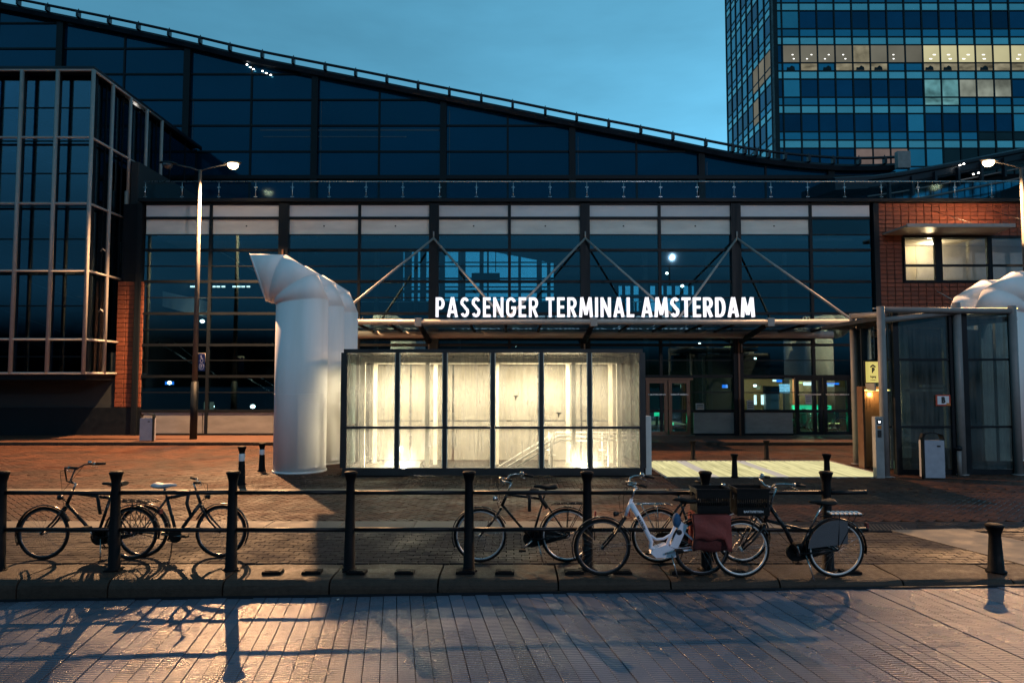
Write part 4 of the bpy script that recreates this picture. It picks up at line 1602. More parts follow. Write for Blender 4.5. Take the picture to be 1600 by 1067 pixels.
# flights of stairs and their pale handrails inside
for k in range(4):
    z0 = gz0 + .3 + 2.7 * k
    for (yo, s_) in ((1.5, 1), (2.9, -1)):
        p0 = Vector((gx - 5.2, D1 + yo, z0 + (2.6 if s_ > 0 else 1.2) + 0))
        p1 = Vector((gx - 1.4, D1 + yo, z0 + (1.2 if s_ > 0 else -.1)))
        if s_ > 0:
            fl = MB()
            fl.add([(p0.x, D1 + yo, p0.z - .9), (p1.x, D1 + yo, p1.z - .9), (p1.x, D1 + yo + 1, p1.z - .9), (p0.x, D1 + yo + 1, p0.z - .9),
                    (p0.x, D1 + yo, p0.z - 1.1), (p1.x, D1 + yo, p1.z - 1.1), (p1.x, D1 + yo + 1, p1.z - 1.1), (p0.x, D1 + yo + 1, p0.z - 1.1)],
                   [(0, 1, 2, 3), (4, 7, 6, 5), (0, 4, 5, 1), (3, 2, 6, 7), (0, 3, 7, 4), (1, 5, 6, 2)])
            fl.build('stair_flight', M['concrete_dark'], ST)
        r_ = MB()
        r_.tube([p0, p1, p1 + Vector((1.0, 0, 0)), p1 + Vector((1.0, 0, -1))], .016, 6)
        r_.build('stair_rail', M['steel_grey'], ST)
    for j in range(2):
        zz = z0 + .9 + j * 1.25
        for q in range(3):
            MB().box(gx - 1.35, gx - .75, D1 + .9, D1 + .93, zz + .06 * q, zz + .06 * q + .012).build_centered('louvre', M['steel_grey'], ST)
    MB().tube([(gx - 1.3, D1 + .8, z0 + .5), (gx - 1.3, D1 + .8, z0 + 1.3)], .035, 8).build('inner_post', M['steel_grey'], ST)
for (px, py) in ((201, 174), (207, 176), (213, 175), (218, 178), (221, 181), (228, 182)):
    p = P(px, py, D1 + 4)
    piece('ceiling_light', ubox('eaves_light', M['spot_glow']), ST, (gx - .6, p.y, p.z), (0, 0, 0), (.06, .22, .04))
for (yy_, zz) in ((D1 + 1.0, Zp(385, D1)), (D1 + 1.0, Zp(483, D1))):
    mb = MB()
    mb.tube([(gx - .1, yy_, zz), (gx - .02, yy_, zz + .1), (gx + .08, yy_, zz)], .025, 6)
    mb.build('bracket', M['steel_grey'], ST)
for z in (Zp(458, F - .2), Zp(538, F - .2)):
    MB().tube([(gx, D1 + 2.4, z), (gx + .32, D1 + 2.4, z)], .07, 8).build('bracket', M['steel_grey'], ST)

# ================================================================== ENTRANCE CANOPY + LETTERS
CY = 24.7
cz = Zp(503, CY)
CP = thing('entrance_canopy', 'long shallow tube framed glass canopy hung on slanting rods across the facade', 'canopy', (0, CY, cz))
cx0, cx1 = Xp(470, CY), Xp(1338, CY)
MB().tube([(cx0, CY, cz), (cx1, CY, cz)], .10, 14).build('front_tube', M['steel_grey'], CP)
czb = Zp(523, F - .9)
MB().tube([(cx0, F - .9, czb), (cx1 + .4, F - .9, czb)], .15, 14).build('rear_tube', M['steel_grey'], CP)
for px in (653, 928, 1205):
    x = Xp(px, CY)
    xa = XF[{653: 677, 928: 915, 1205: 1153}[px]]
    xa = x
    mb = MB()
    mb.prism([(x - .12, cz - .16), (x + .12, cz - .16), (x + .12, cz + .14), (x - .12, cz + .14)], CY - .13, CY + .14)
    mb.build('clamp', M['steel_grey'], CP)
    MB().tube([(x, CY + .14, cz - .05), (x, F - .4, czb - .22)], [.09, .13], 8).build('arm', M['steel_dark'], CP)
    MB().tube([(x, F - .4, czb - .2), (x, F - .4, Zp(551, F))], .03, 6).build('tie', M['steel_grey'], CP)
sub = [560 + 0, 608, 735, 790, 845, 985, 1043, 1100, 1150, 1262, 1318]
for px in sub:
    x = Xp(px, CY)
    MB().tube([(x, CY, cz - .1), (x + .0, F - 1.0, czb + .13)], .055, 8).build('rafter', M['steel_dark'], CP)
edges_ = [cx0] + [Xp(p_, CY) for p_ in sub] + [cx1]
for a, b in zip(edges_[:-1], edges_[1:]):
    mb = MB()
    y0_, y1_ = CY + .15, F - .4
    za, zb = cz + .09, czb + .30
    mb.add([(a + .03, y0_, za), (b - .03, y0_, za), (b - .03, y1_, zb), (a + .03, y1_, zb), (a + .03, y0_, za + .02), (b - .03, y0_, za + .02), (b - .03, y1_, zb + .02), (a + .03, y1_, zb + .02)],
           [(0, 3, 2, 1), (4, 5, 6, 7), (0, 1, 5, 4), (2, 3, 7, 6), (1, 2, 6, 5), (0, 4, 7, 3)])
    mb.build('glass_panel', M['canopy_glass'], CP)
for c in (677, 915, 1153):
    ap = Vector((XF[c], F - .2, Zp(374, F)))
    lt = Xp(c - 136 if c != 677 else 518, CY)
    for tx in ({677: (518, 790), 915: (790, 1060), 1153: (1060, 1334)}[c]):
        MB().tube([ap, (Xp(tx, CY), CY, cz + .06)], .045, 8).build('hanger_rod', M['steel_grey'], CP)
    MB().tube([ap + Vector((0, 0, -.05)), ap + Vector((0, -.02, .28))], .03, 6).build('rod_anchor', M['steel_grey'], CP)
for px in (561, 1260):
    x = Xp(px, CY)
    for k in range(3):
        MB().lathe([(.005, 0), (.03, .01), (.03, .05), (.005, .08)], 8, (x - .12 + .12 * k, CY, cz + .1)).build('bolt', M['steel_dark'], CP)

LT = thing('building_sign', 'illuminated white capital letters PASSENGER TERMINAL AMSTERDAM standing on the canopy tube', 'sign', (0, CY - .05, cz + .14))
lx0, lx1 = Xp(681, CY, 480), Xp(1178, CY, 480)
lz0, lz1 = Zp(495.5, CY), Zp(465, CY)
write('PASSENGER TERMINAL AMSTERDAM', lx0, lz0, lz1 - lz0, lx1 - lx0, CY - .08, .10, M['letter_glow'], 'letter', LT, s=.135, gap=.135)
MB().box(lx0 - .1, lx1 + .1, CY - .03, CY + .03, lz0 - .06, lz0 - .015).build('mounting_rail', M['steel_dark'], LT)

# ================================================================== PARKING STAIR PAVILION
PX0, PX1 = P(535, 742, 17.15).x, P(1006, 742, 17.15).x
PY0, PY1 = 17.15, 20.0
pz0, pz1 = .0, Zp(551, PY0)
PV = thing('stair_pavilion', 'brightly lit glass pavilion with streaked panes over the stairs down to the car park', 'pavilion', ((PX0 + PX1) / 2, (PY0 + PY1) / 2, 0))
pcols = [P(c, 640, PY0).x for c in (537, 620.5, 695, 770, 846, 921.5, 1004)]
plo, pmid = Zp(731, PY0), Zp(668, PY0)
fb = .055
for k, x in enumerate(pcols):
    w = .075 if k in (0, 6) else .045
    MB().box(x - w, x + w, PY0 - .02, PY0 + .12, plo, pz1).build_centered('frame_post', M['frame_brown'], PV)
MB().box(PX0, PX1, PY0 - .03, PY0 + .13, pz1 + .001, pz1 + .09).build_centered('top_rail', M['frame_brown'], PV)
MB().box(PX0, PX1, PY0 - .03, PY0 + .2, 0, plo - .001).build_centered('base_board', M['frame_brown'], PV)
for a, b in zip(pcols[:-1], pcols[1:]):
    MB().box(a + .05, b - .05, PY0 - .01, PY0 + .1, pmid - .03, pmid + .03).build_centered('cross_rail', M['frame_brown'], PV)
    for za, zb in ((plo, pmid - .03), (pmid + .03, pz1)):
        MB().box(a + .046, b - .046, PY0 + .03, PY0 + .045, za + .01, zb - .005).build_centered('pane', M['dirty_glass'], PV)
        # slim cream glazing bead round every pane
        t_ = .022
        MB().box(a + .046, a + .046 + t_, PY0 + .0, PY0 + .028, za + .01, zb - .005).build_centered('glazing_bead', M['frame_cream'], PV)
        MB().box(b - .046 - t_, b - .046, PY0 + .0, PY0 + .028, za + .01, zb - .005).build_centered('glazing_bead', M['frame_cream'], PV)
# side walls, rear wall, roof
for x in (pcols[0], pcols[-1]):
    for yy_ in (PY0 + .13, (PY0 + PY1) / 2, PY1):
        MB().box(x - .05, x + .05, yy_, yy_ + .09, 0, pz1).build_centered('side_post', M['frame_brown'], PV)
    for (ya, yb) in ((PY0 + .22, (PY0 + PY1) / 2), ((PY0 + PY1) / 2 + .09, PY1)):
        for za, zb in ((plo, pmid - .02), (pmid + .02, pz1)):
            MB().box(x - .008, x + .008, ya, yb, za, zb - .005).build_centered('side_pane', M['dirty_glass'], PV)
    MB().box(x - .06, x + .06, PY0 + .2, PY1, 0, plo - .02).build_centered('base_board', M['frame_brown'], PV)
rc = [pcols[0] + (pcols[-1] - pcols[0]) * k / 6 for k in range(7)]
open_rear = (4, 5)
for k, (a, b) in enumerate(zip(rc[:-1], rc[1:])):
    for za, zb in ((.05, pmid - .02), (pmid + .02, pz1)):
        MB().box(a + .03, b - .03, PY1 + .02, PY1 + .035, za, zb - .005).build_centered('rear_pane', M['dirty_back'], PV)
MB().box(PX0, PX1, PY0 + .135, PY1 + .1, pz1 + .02, pz1 + .08).build_centered('roof', M['frame_brown'], PV)
# cream inner portal frames
for (yf, inset) in ((PY0 + .55, .35), (PY1 - .45, .30)):
    zt = pz1 - .17
    for k, x in enumerate([pcols[0] + inset, pcols[1] + 1.25 * .55, pcols[3] + .05, pcols[5] - .35, pcols[6] - inset - .15]):
        if k == 2 and yf < 18:
            continue
        MB().box(x - .055, x + .055, yf, yf + .11, -.4, zt - .075).build_centered('inner_column', M['frame_cream'], PV)
    MB().box(pcols[0] + inset - .055, pcols[6] - inset + .0, yf, yf + .12, zt - .07, zt + .06).build_centered('inner_beam', M['frame_cream'], PV)
for x in (pcols[0] + .35, pcols[3], pcols[6] - .5):
    MB().box(x - .04, x + .04, PY0 + .68, PY1 - .46, pz1 - .21, pz1 - .12).build_centered('inner_beam', M['frame_cream'], PV)
# floor plate with the stairwell opening, steps going down to the left
sx0_, sx1_ = pcols[2] - .9, pcols[4] + .35
MB().box(PX0 + .1, sx0_, PY0 + .2, PY1, -.3, .02).build_centered('floor', M['slab_pale'], PV)
MB().box(sx1_, PX1 - .1, PY0 + .2, PY1, -.3, .02).build_centered('floor', M['slab_pale'], PV)
for k in range(14):
    xx = sx1_ - .29 * k
    MB().box(xx - .29, xx, PY0 + .7, PY1 - .15, -.17 * (k + 1) - .17, -.17 * (k + 1)).build_centered('stair_tread', M['concrete'], PV)
# handrails
hz = Zp(681, PY0 + .7)
xk = P(873, 678, PY0 + .7).x
rl = MB()
xa = P(993, 681, PY0 + .7).x
xb = P(772, 742, PY0 + .7).x
for yo, r_ in ((PY0 + .7, .03), (PY1 - .9, .022)):
    rl = MB()
    rl.tube([(xa, yo, hz), (xk, yo, hz), (xb, yo, Zp(742, PY0 + .7))], r_, 8)
    rl.tube([(xa, yo, hz - .11), (xk + .03, yo, hz - .11), (xb + .05, yo, Zp(742, PY0 + .7) - .11)], r_ * .8, 8)
    for xx in (P(951, 700, PY0 + .7).x, P(862, 700, PY0 + .7).x):
        rl.tube([(xx, yo, .02), (xx, yo, hz)], r_ * 1.1, 8)
        rl.lathe([(.01, -.01), (.10, 0), (.10, .02), (.01, .03)], 12, (xx, yo, hz - .5))
    rl.build('handrail', M['rail_white'], PV)
# tube lamps under the roof and up-lights at floor level
for (xa_, xb_) in ((pcols[0] + .6, pcols[1] + .3), (pcols[3] + .2, pcols[5])):
    MB().tube([(xa_, PY0 + 1.6, pz1 - .12), (xb_, PY0 + 1.6, pz1 - .12)], .025, 8).build('tube_lamp', M['tube_glow'], PV)
for px, py in ((523 + 98, 722), (598, 719), (908, 722)):
    q = P(px, py, PY0 + .5)
    MB().lathe([(.01, 0), (.09, .005), (.09, .03), (.05, .05), (.01, .055)], 14, (q.x, PY0 + .45, .03)).build('floor_lamp', M['tube_glow'], PV)
WARM = (1.0, .90, .70)
lamp('floor_light', 'POINT', (P(632, 715, PY0 + .6).x, PY0 + .55, .20), 150, WARM, .06, parent=PV)
lamp('floor_light', 'POINT', (P(590, 712, PY0 + .6).x, PY0 + 1.4, .20), 50, WARM, .06, parent=PV)
lamp('floor_light', 'POINT', (P(912, 715, PY0 + .6).x, PY0 + .55, .20), 150, WARM, .06, parent=PV)
lamp('ceiling_light', 'AREA', ((pcols[0] + pcols[2]) / 2, PY0 + 1.5, pz1 - .15), 240, WARM, 2.0, parent=PV, sy=.3)
lamp('ceiling_light', 'AREA', ((pcols[4] + pcols[5]) / 2, PY0 + 1.5, pz1 - .15), 240, WARM, 2.4, parent=PV, sy=.3)
lamp('stair_light', 'AREA', ((sx0_ + sx1_) / 2, PY0 + 1.5, pz1 - .15), 120, WARM, 2.0, parent=PV, sy=.3)
lamp('stairwell_light', 'POINT', ((sx0_ + sx1_) / 2, PY0 + 1.4, -1.2), 60, WARM, .2, parent=PV)
# bird silhouettes stuck on two panes
for px, py in ((806, 621), (873, 647.5)):
    q = P(px, py, PY0 + .02)
    bs = MB()
    bs.prism([(q.x - .07, q.z + .035), (q.x - .045, q.z + .02), (q.x - .02, q.z + .02), (q.x - .015, q.z - .06), (q.x + .005, q.z - .075), (q.x + .02, q.z + .015), (q.x + .09, q.z + .03), (q.x + .03, q.z + .045), (q.x - .03, q.z + .045)], PY0 + .022, PY0 + .027)
    bs.build('bird_sticker', M['ink'], PV)

wp = MB()
x0 = P(1008, 700, 17.3).x
wp.box(x0, x0 + .15, 17.25, 17.6, 0, Zp(650, 17.3), bev=.01)
tag(wp.build_centered('white_pillar', M['white_part']), 'white waist high slab pillar against the right end of the lit pavilion', 'pillar')

# ================================================================== LIT GLASS FLOOR
GF = thing('glass_floor', 'glowing yellow glass pavement light set flush in the plaza right of the pavilion', 'skylight', ((FGX0 + FGX1) / 2, (FGY0 + FGY1) / 2, 0))
nst = 38
sw_ = (FGX1 - FGX0) / nst
for k in range(nst):
    m_ = M['floor_glow_violet'] if k in (7, 8, 19, 20) else M['floor_glow']
    for j in range(2):
        ya = FGY0 + (FGY1 - FGY0) * j / 2
        yb = FGY0 + (FGY1 - FGY0) * (j + 1) / 2
        piece('glass_strip', ubox('glass_strip' + m_.name, m_), GF, (FGX0 + sw_ * (k + .5), (ya + yb) / 2, -.04), (0, 0, 0), (sw_ - .055, yb - ya - .03, .046 + random.uniform(-.001, .001)))
MB().box(FGX0 - .06, FGX1 + .06, FGY0 - .06, FGY1 + .06, -.12, -.035).build('tray', M['steel_dark'], GF)
for (a, b, c, d_) in ((FGX0 - .08, FGX1 + .08, FGY0 - .08, FGY0 - .02), (FGX0 - .08, FGX1 + .08, FGY1 + .02, FGY1 + .08), (FGX0 - .08, FGX0 - .01, FGY0 - .02, FGY1 + .02), (FGX1 + .01, FGX1 + .08, FGY0 - .02, FGY1 + .02)):
    MB().box(a, b, c, d_, -.1, .009).build_centered('edge_frame', M['steel_grey'], GF)

# ================================================================== WHITE VENT COWLS


def cowl(cx, cy, r_, mirror=1, zs=None, label='', group=None):
    o = thing('ventilation_cowl', label, 'vent cowl', (cx, cy, 0), 0, group)
    # rings given by outer (back) and inner point in x,z seen from the front, mouth towards -x
    rr = [((r_, 0), (-r_, 0)), ((r_, 4.50), (-r_, 4.32)), ((r_ - .28, 5.16), (-r_ - .05, 4.38)), ((r_ - 1.10, 5.68), (-r_ - .16, 4.40)), ((-1.42, 5.70), (-r_ - .30, 4.46))]
    seg = 32
    rings = []
    for ri, (a, b) in enumerate(rr):
        skew = (0, 0, 0, .10, .34)[ri] * mirror
        A, B = Vector((a[0] * mirror, a[1])), Vector((b[0] * mirror, b[1]))
        mid = (A + B) / 2
        hx = (A - B) / 2
        rings.append([(mid.x + hx.x * math.cos(2 * PI * k / seg) - skew * r_ * math.sin(2 * PI * k / seg), r_ * math.sin(2 * PI * k / seg), mid.y + hx.y * math.cos(2 * PI * k / seg)) for k in range(seg)])
    for i in range(4):
        mb = MB()
        mb.loft([rings[i], rings[i + 1]], False, True)
        nm = 'shaft' if i == 0 else ('elbow_segment' if i < 3 else 'mouth')
        ob = mb.build(nm, M['white_duct'], o, True)
        sm = ob.modifiers.new('s', 'SOLIDIFY')
        sm.thickness = .012
        sm.offset = -1 if mirror > 0 else 1
    # rolled rim round the mouth, seam bands, base flange
    mb = MB()
    mb.tube(rings[4], .014, 6, closed=True)
    mb.build('rim', M['white_duct'], o, True)
    for i in (1, 2, 3):
        mb = MB()
        mb.tube(rings[i], .007, 6, closed=True)
        mb.build('seam', M['white_duct'], o, True)
    mb = MB()
    ang0 = []
    inner = [(x * .88 + (.15 * mirror), y * .97, z * .985 + .05) for x, y, z in rings[4]]
    mb.add(inner, [tuple(range(seg))])
    md = mb.build('mouth_screen', M['steel_dark'], o, True)
    MB().lathe([(r_ + .03, 0), (r_ + .03, .04), (r_ + .004, .05), (r_ + .004, 0)], 32).build('flange', M['white_duct'], o, True)
    MB().lathe([(r_ + .004, 2.0), (r_ + .006, 2.005), (r_ + .004, 2.01)], 32).build('seam', M['white_duct'], o, True)
    return o


CR = (P(510, 600, 18.0).x - P(431, 600, 18.0).x) / 2
ccx = (P(510, 600, 18.0).x + P(431, 600, 18.0).x) / 2
for k, (yy_, lb) in enumerate(((18.0, 'nearest of the three tall white elbow cowls left of the lit pavilion'), (19.75, 'middle white elbow cowl, half hidden behind the nearest one'), (21.5, 'rearmost white elbow cowl, touching the canopy in the picture'))):
    cowl(ccx, yy_, CR, 1, label=lb, group='white ventilation cowls')
cowl(Xp(1520, 20.8) + .9, 20.8, CR, -1, label='white elbow cowl behind the dark lift kiosk at the right edge, nearer one', group='white ventilation cowls')
cowl(Xp(1520, 20.8) + 1.2, 22.6, CR, -1, label='white elbow cowl at the far right edge behind the other one', group='white ventilation cowls')

# ================================================================== LIFT KIOSK (right)
k1, k2, k3, k4 = G(1339, 725), G(1384, 745), G(1504, 742), G(1592, 742)
KZ = Zp(479, k2.y)
KS = thing('lift_kiosk', 'dark glass lift kiosk in a grey tube frame at the right of the plaza', 'kiosk', ((k2.x + k4.x) / 2, (k2.y + k1.y) / 2, 0))
for q, top in ((k1, Zp(490, k1.y)), (k2, KZ), (k3, Zp(473, k3.y)), (k4, Zp(478, k4.y))):
    MB().tube([(q.x, q.y, 0), (q.x, q.y, top)], .095, 12).build('frame_column', M['kiosk_tube'], KS)
    MB().lathe([(.15, 0), (.15, .02), (.1, .03)], 12, (q.x, q.y, 0)).build('column_foot', M['kiosk_tube'], KS)
for a, b, za, zb in ((k1, k2, Zp(490, k1.y) - .08, KZ - .2), (k2, k4, KZ - .08, KZ - .08), (k2, k3, KZ - .35, KZ - .1), (k4, k4 + Vector((0, 4, 0)), KZ - .08, KZ - .08), (k1, k1 + Vector((3.6, 1.5, 0)), KZ - .5, KZ - .5)):
    MB().tube([(a.x, a.y, za), (b.x, b.y, zb)], .075, 10).build('frame_beam', M['kiosk_tube'], KS)
gy = k2.y + .45
gxa, gxb, gxc = P(1400, 600, gy).x, P(1500, 600, gy).x, P(1586, 600, gy).x
zt1 = Zp(487, gy)
zrow = [.12, Zp(667, gy), Zp(562, gy), zt1]


def kbar(x0, x1, y0, y1, z0, z1, m_='steel_dark', nm='glazing_bar'):
    return MB().box(x0, x1, y0, y1, z0, z1).build_centered(nm, M[m_], KS)


for x in (gxa, P(1488, 600, gy).x, gxb + .12, gxc):
    kbar(x - .07, x + .07, gy - .06, gy + .1, 0, zt1 + .06)
for (a, b) in ((gxa + .07, P(1488, 600, gy).x - .07), (gxb + .19, gxc - .07)):
    for za, zb in zip(zrow[:-1], zrow[1:]):
        kbar(a, b, gy, gy + .015, za + .02, zb - .02, 'kiosk_glass', 'pane')
        kbar(a, b, gy - .03, gy + .06, zb - .02, zb + .03)
    kbar(a, b, gy - .04, gy + .08, 0, .13)
# narrow chamfer panes between column two and the front
for za, zb in zip(zrow[:-1], zrow[1:]):
    kbar(P(1391, 600, gy).x - .02, gxa - .08, gy + .05, gy + .065, za + .02, zb - .02, 'kiosk_glass', 'pane')
# left (receding) side with the lift door and the yellow sign
lf0, lf1 = Vector((k1.x + .25, k1.y + .1, 0)), Vector((k2.x + .1, k2.y + .5, 0))


def side_panel(t0, t1, z0, z1, m_, nm, off=0.0, th=.03, parent=KS):
    d = (lf1 - lf0)
    n_ = Vector((d.y, -d.x, 0)).normalized()
    if n_.y > 0:
        n_ = -n_
    a = lf0 + d * t0 + n_ * off
    b = lf0 + d * t1 + n_ * off
    return MB().prismz([(a.x, a.y), (b.x, b.y), (b.x - n_.x * th, b.y - n_.y * th), (a.x - n_.x * th, a.y - n_.y * th)], z0, z1).build_centered(nm, M[m_] if isinstance(m_, str) else m_, parent)


ky = (k1.y + k2.y) / 2 - .1
zs0, zs1 = Zp(597, ky), Zp(565, ky)
zl = Zp(610, ky)
side_panel(-.05, .1, 0, KZ - .4, 'steel_dark', 'glazing_bar', .02, .12)
side_panel(.1, .28, .1, KZ - .5, 'kiosk_glass', 'pane')
side_panel(.28, .36, 0, KZ - .4, 'steel_dark', 'glazing_bar', .02, .12)
side_panel(.36, .98, zs1 + .05, KZ - .45, 'kiosk_glass', 'pane')
side_panel(.36, .98, zl, zs0 - .02, 'panel_stone', 'door_head')
# lift doorway: frame, two bronze leaves set back, lit from above
dy = ky + .45
dxa, dxm, dxb = P(1349, 650, dy).x, P(1371, 650, dy).x, P(1395, 650, dy).x
MB().box(dxa, dxm - .01, dy + .2, dy + .24, .02, zl + .1).build_centered('lift_door_leaf', M['lift_door'], KS)
MB().box(dxm + .01, dxb, dy + .23, dy + .27, .02, zl + .1).build_centered('lift_door_leaf', M['lift_door'], KS)
MB().box(dxa - .06, dxa, dy - .1, dy + .2, 0, zl + .1).build_centered('door_jamb', M['copper'], KS)
MB().box(dxa + .05, dxb - .05, dy + .0, dy + .06, zl - .02, zl + .02).build_centered('door_light', M['yellow_glow'], KS)
lamp('door_lamp', 'POINT', ((dxa + dxb) / 2, dy - .02, zl - .12), 9, (1, .68, .34), .05, parent=KS)
# yellow sign on a plate
sgx0, sgx1 = P(1353, 580, ky - .6).x, P(1384, 580, ky - .6).x
zsa, zsb = Zp(597.5, ky - .6), Zp(565, ky - .6)
sy_ = ky - .6
sg = MB().box(sgx0 - .02, sgx1 + .02, sy_ + .012, sy_ + .07, zsa - .02, zsb + .02).build_centered('parking_sign', M['steel_dark'], KS)
fc = MB().box(sgx0, sgx1, sy_, sy_ + .012, zsa, zsb).build_centered('sign_face', M['yellow_sign'], sg)
mid = sgx0 + (P(1364, 580, sy_).x - sgx0)
hh = zsb - zsa
ar = MB()
ribbon(ar, [(mid - .065, zsb - hh * .26), (mid, zsb - hh * .17), (mid + .065, zsb - hh * .26)], .035, sy_ - .006, sy_ - .001)
ar.build_centered('arrow', M['ink'], sg)
pl = write('P', mid - .03, zsa + hh * .46, hh * .26, .075, sy_ - .006, .005, M['ink'], 'letter', sg, s=.2, asparts=False)
off = sg.matrix_world
t1_ = text_mesh('Ingang', hh * .155, M['ink'], 'lettering', sg, (0, 0, 0), xs=.72, off=.002)
loc0 = Vector((mid, sy_ - .004, zsa + hh * .235))
base_off = KS.location + sg.location
t1_.location = loc0 - base_off
t2_ = text_mesh('voetgangers', hh * .075, M['ink'], 'lettering', sg, (0, 0, 0), xs=.8)
t2_.location = Vector((mid, sy_ - .004, zsa + hh * .10)) - base_off
# second, half hidden pictogram at the right border of the sign
pc = MB()
xr = sgx1 - .05
pc.lathe([(.005, -.004), (.022, -.003), (.022, .0), (.005, .001)], 10, (xr, sy_ - .002, zsa + hh * .68), axis='y')
pc.prism([(xr - .03, zsa + hh * .36), (xr + .02, zsa + hh * .36), (xr + .02, zsa + hh * .6), (xr - .03, zsa + hh * .6)], sy_ - .004, sy_ - .001)
pc.build_centered('pictogram', M['ink'], sg)
# interior of the shaft: pale lift frame
ly = gy + 1.2
for (x0, y0, x1, y1, w) in ((1412, 715, 1418, 505, 0), (1480, 700, 1485, 505, 0), (1418, 512, 1480, 507, 0), (1440, 605, 1480, 601, 0), (1540, 720, 1549, 500, 0), (1563, 720, 1570, 500, 0), (1414, 612, 1480, 608, 0)):
    a, b = P(x0, max(y0, y1), ly), P(x1, min(y0, y1), ly)
    kbar(min(a.x, b.x), max(a.x, b.x), ly, ly + .1, max(0, a.z), b.z, 'concrete', 'shaft_frame')
kbar(P(1404, 600, ly).x, P(1590, 600, ly).x + .3, ly + .8, ly + .9, 0, KZ - .4, 'concrete_dark', 'shaft_wall')
kbar(gxa - .4, gxc + .2, gy + .1, gy + 3.2, KZ - .3, KZ - .2, 'steel_dark', 'roof')
for px in (1365, 1530):
    a = P(px, 482, k2.y + .7)
    kbar(a.x, a.x + 1.0, k2.y + .7, k2.y + .75, a.z - .01, a.z + .02, 'yellow_glow' if px > 1500 else 'steel_grey', 'light_slot')
# B plate on the pane
bx_, bxe = P(1463, 625, gy - .07).x, P(1486, 625, gy - .07).x
bz0, bz1 = Zp(634, gy - .07), Zp(616.5, gy - .07)
bp_ = MB().box(bx_, bxe, gy - .05, gy - .035, bz0, bz1).build_centered('letter_plate', M['red_edge'], KS)
MB().box(bx_ + .04, bxe - .04, gy - .055, gy - .051, bz0 + .035, bz1 - .035).build_centered('plate_face', M['white_print'], bp_)
MB().box(bxe - .11, bxe - .01, gy - .061, gy - .057, bz0 + .01, bz0 + .07).build_centered('sticker', M['orange'], bp_)
write('B', (bx_ + bxe) / 2 - .05, bz0 + .07, .155, .10, gy - .062, .004, M['ink'], 'letter', bp_, s=.2, asparts=False)

# payment post
pp = thing('payment_terminal', 'tall pale payment post with small screen beside the lift kiosk door', 'payment machine', (P(1374.5, 738, k2.y - .15).x, k2.y - .2, 0))
tx = pp.location.x
ty = pp.location.y
MB().box(tx - .10, tx + .10, ty, ty + .16, 0, Zp(651, ty), bev=.01).build('body', M['panel_stone'], pp)
MB().box(tx - .065, tx + .05, ty - .006, ty - .001, Zp(663, ty), Zp(655, ty)).build('screen', M['lamp_off'], pp)
MB().box(tx - .02, tx + .02, ty - .012, ty - .007, Zp(660, ty), Zp(658, ty)).build('indicator', M['spot_glow'], pp)
MB().box(tx - .05, tx + .04, ty - .012, ty - .001, Zp(683, ty), Zp(672, ty)).build('ticket_slot', M['ink'], pp)
MB().box(tx - .05, tx + .045, ty - .008, ty - .001, Zp(670, ty), Zp(665, ty)).build('label', M['orange'], pp)
sp = thing('service_post', 'short grey post with a slanted dark head beside the kiosk column', 'post', (P(1499, 740, k3.y - .1).x, k3.y - .12, 0))
MB().tube([(0, 0, 0), (0, 0, .62)], .05, 10).build('shaft', M['kiosk_tube'], sp, True)
MB().lathe([(.06, .62), (.075, .66), (.06, .72), (.01, .74)], 12).build('head', M['steel_dark'], sp, True)

# ================================================================== OFFICE TOWER
TD = 71.6
tcx = Xp(1212.5, TD, 240)
TW = thing('office_tower', 'tall dark glass office tower with some lit floors rising behind the terminal', 'building', (tcx + 15, TD + 8, 0))
cw = 1.885
ncol = 17
zf0 = Zp(232, TD)
fh = (Zp(17.5, TD) - zf0) / 4
rowdef = [(0, .236, 'spandrel'), (.236, .472, 'low'), (.472, 1.0, 'vision')]
# per floor from the line y=232 upwards: spandrel? the photo order going up: low light band, lower pane, tall pane
z_floor = [zf0 - fh * 2 + fh * k for k in range(9)]
xcols = [tcx + .35, tcx + .35 + .55] + [tcx + .9 + cw * k for k in range(1, ncol)]
front, side = [], []
for fi, zf in enumerate(z_floor):
    for ri, (a, b, kind) in enumerate(((0.0, .524, 'vision'), )):
        pass
# measured lines of one storey (fractions of storey height from the top of the tall pane, going down)
fr_ = [0.0, .527, .765, 1.0]
panes = []
for fi in range(-2, 10):
    ztop = Zp(17.5, TD) - fh * (4 - fi) + fh * 0
    ztop = zf0 + fh * fi
    segs = [(ztop - fh * fr_[1], ztop, 'vision'), (ztop - fh * fr_[2], ztop - fh * fr_[1], 'low'), (ztop - fh, ztop - fh * fr_[2], 'spandrel')]
    for (za, zb, kind) in segs:
        for ci in range(len(xcols) - 1):
            panes.append(('f', ci, fi, kind, za, zb))
        for ci in range(8):
            panes.append(('s', ci, fi, kind, za, zb))
rnd = random.Random(3)


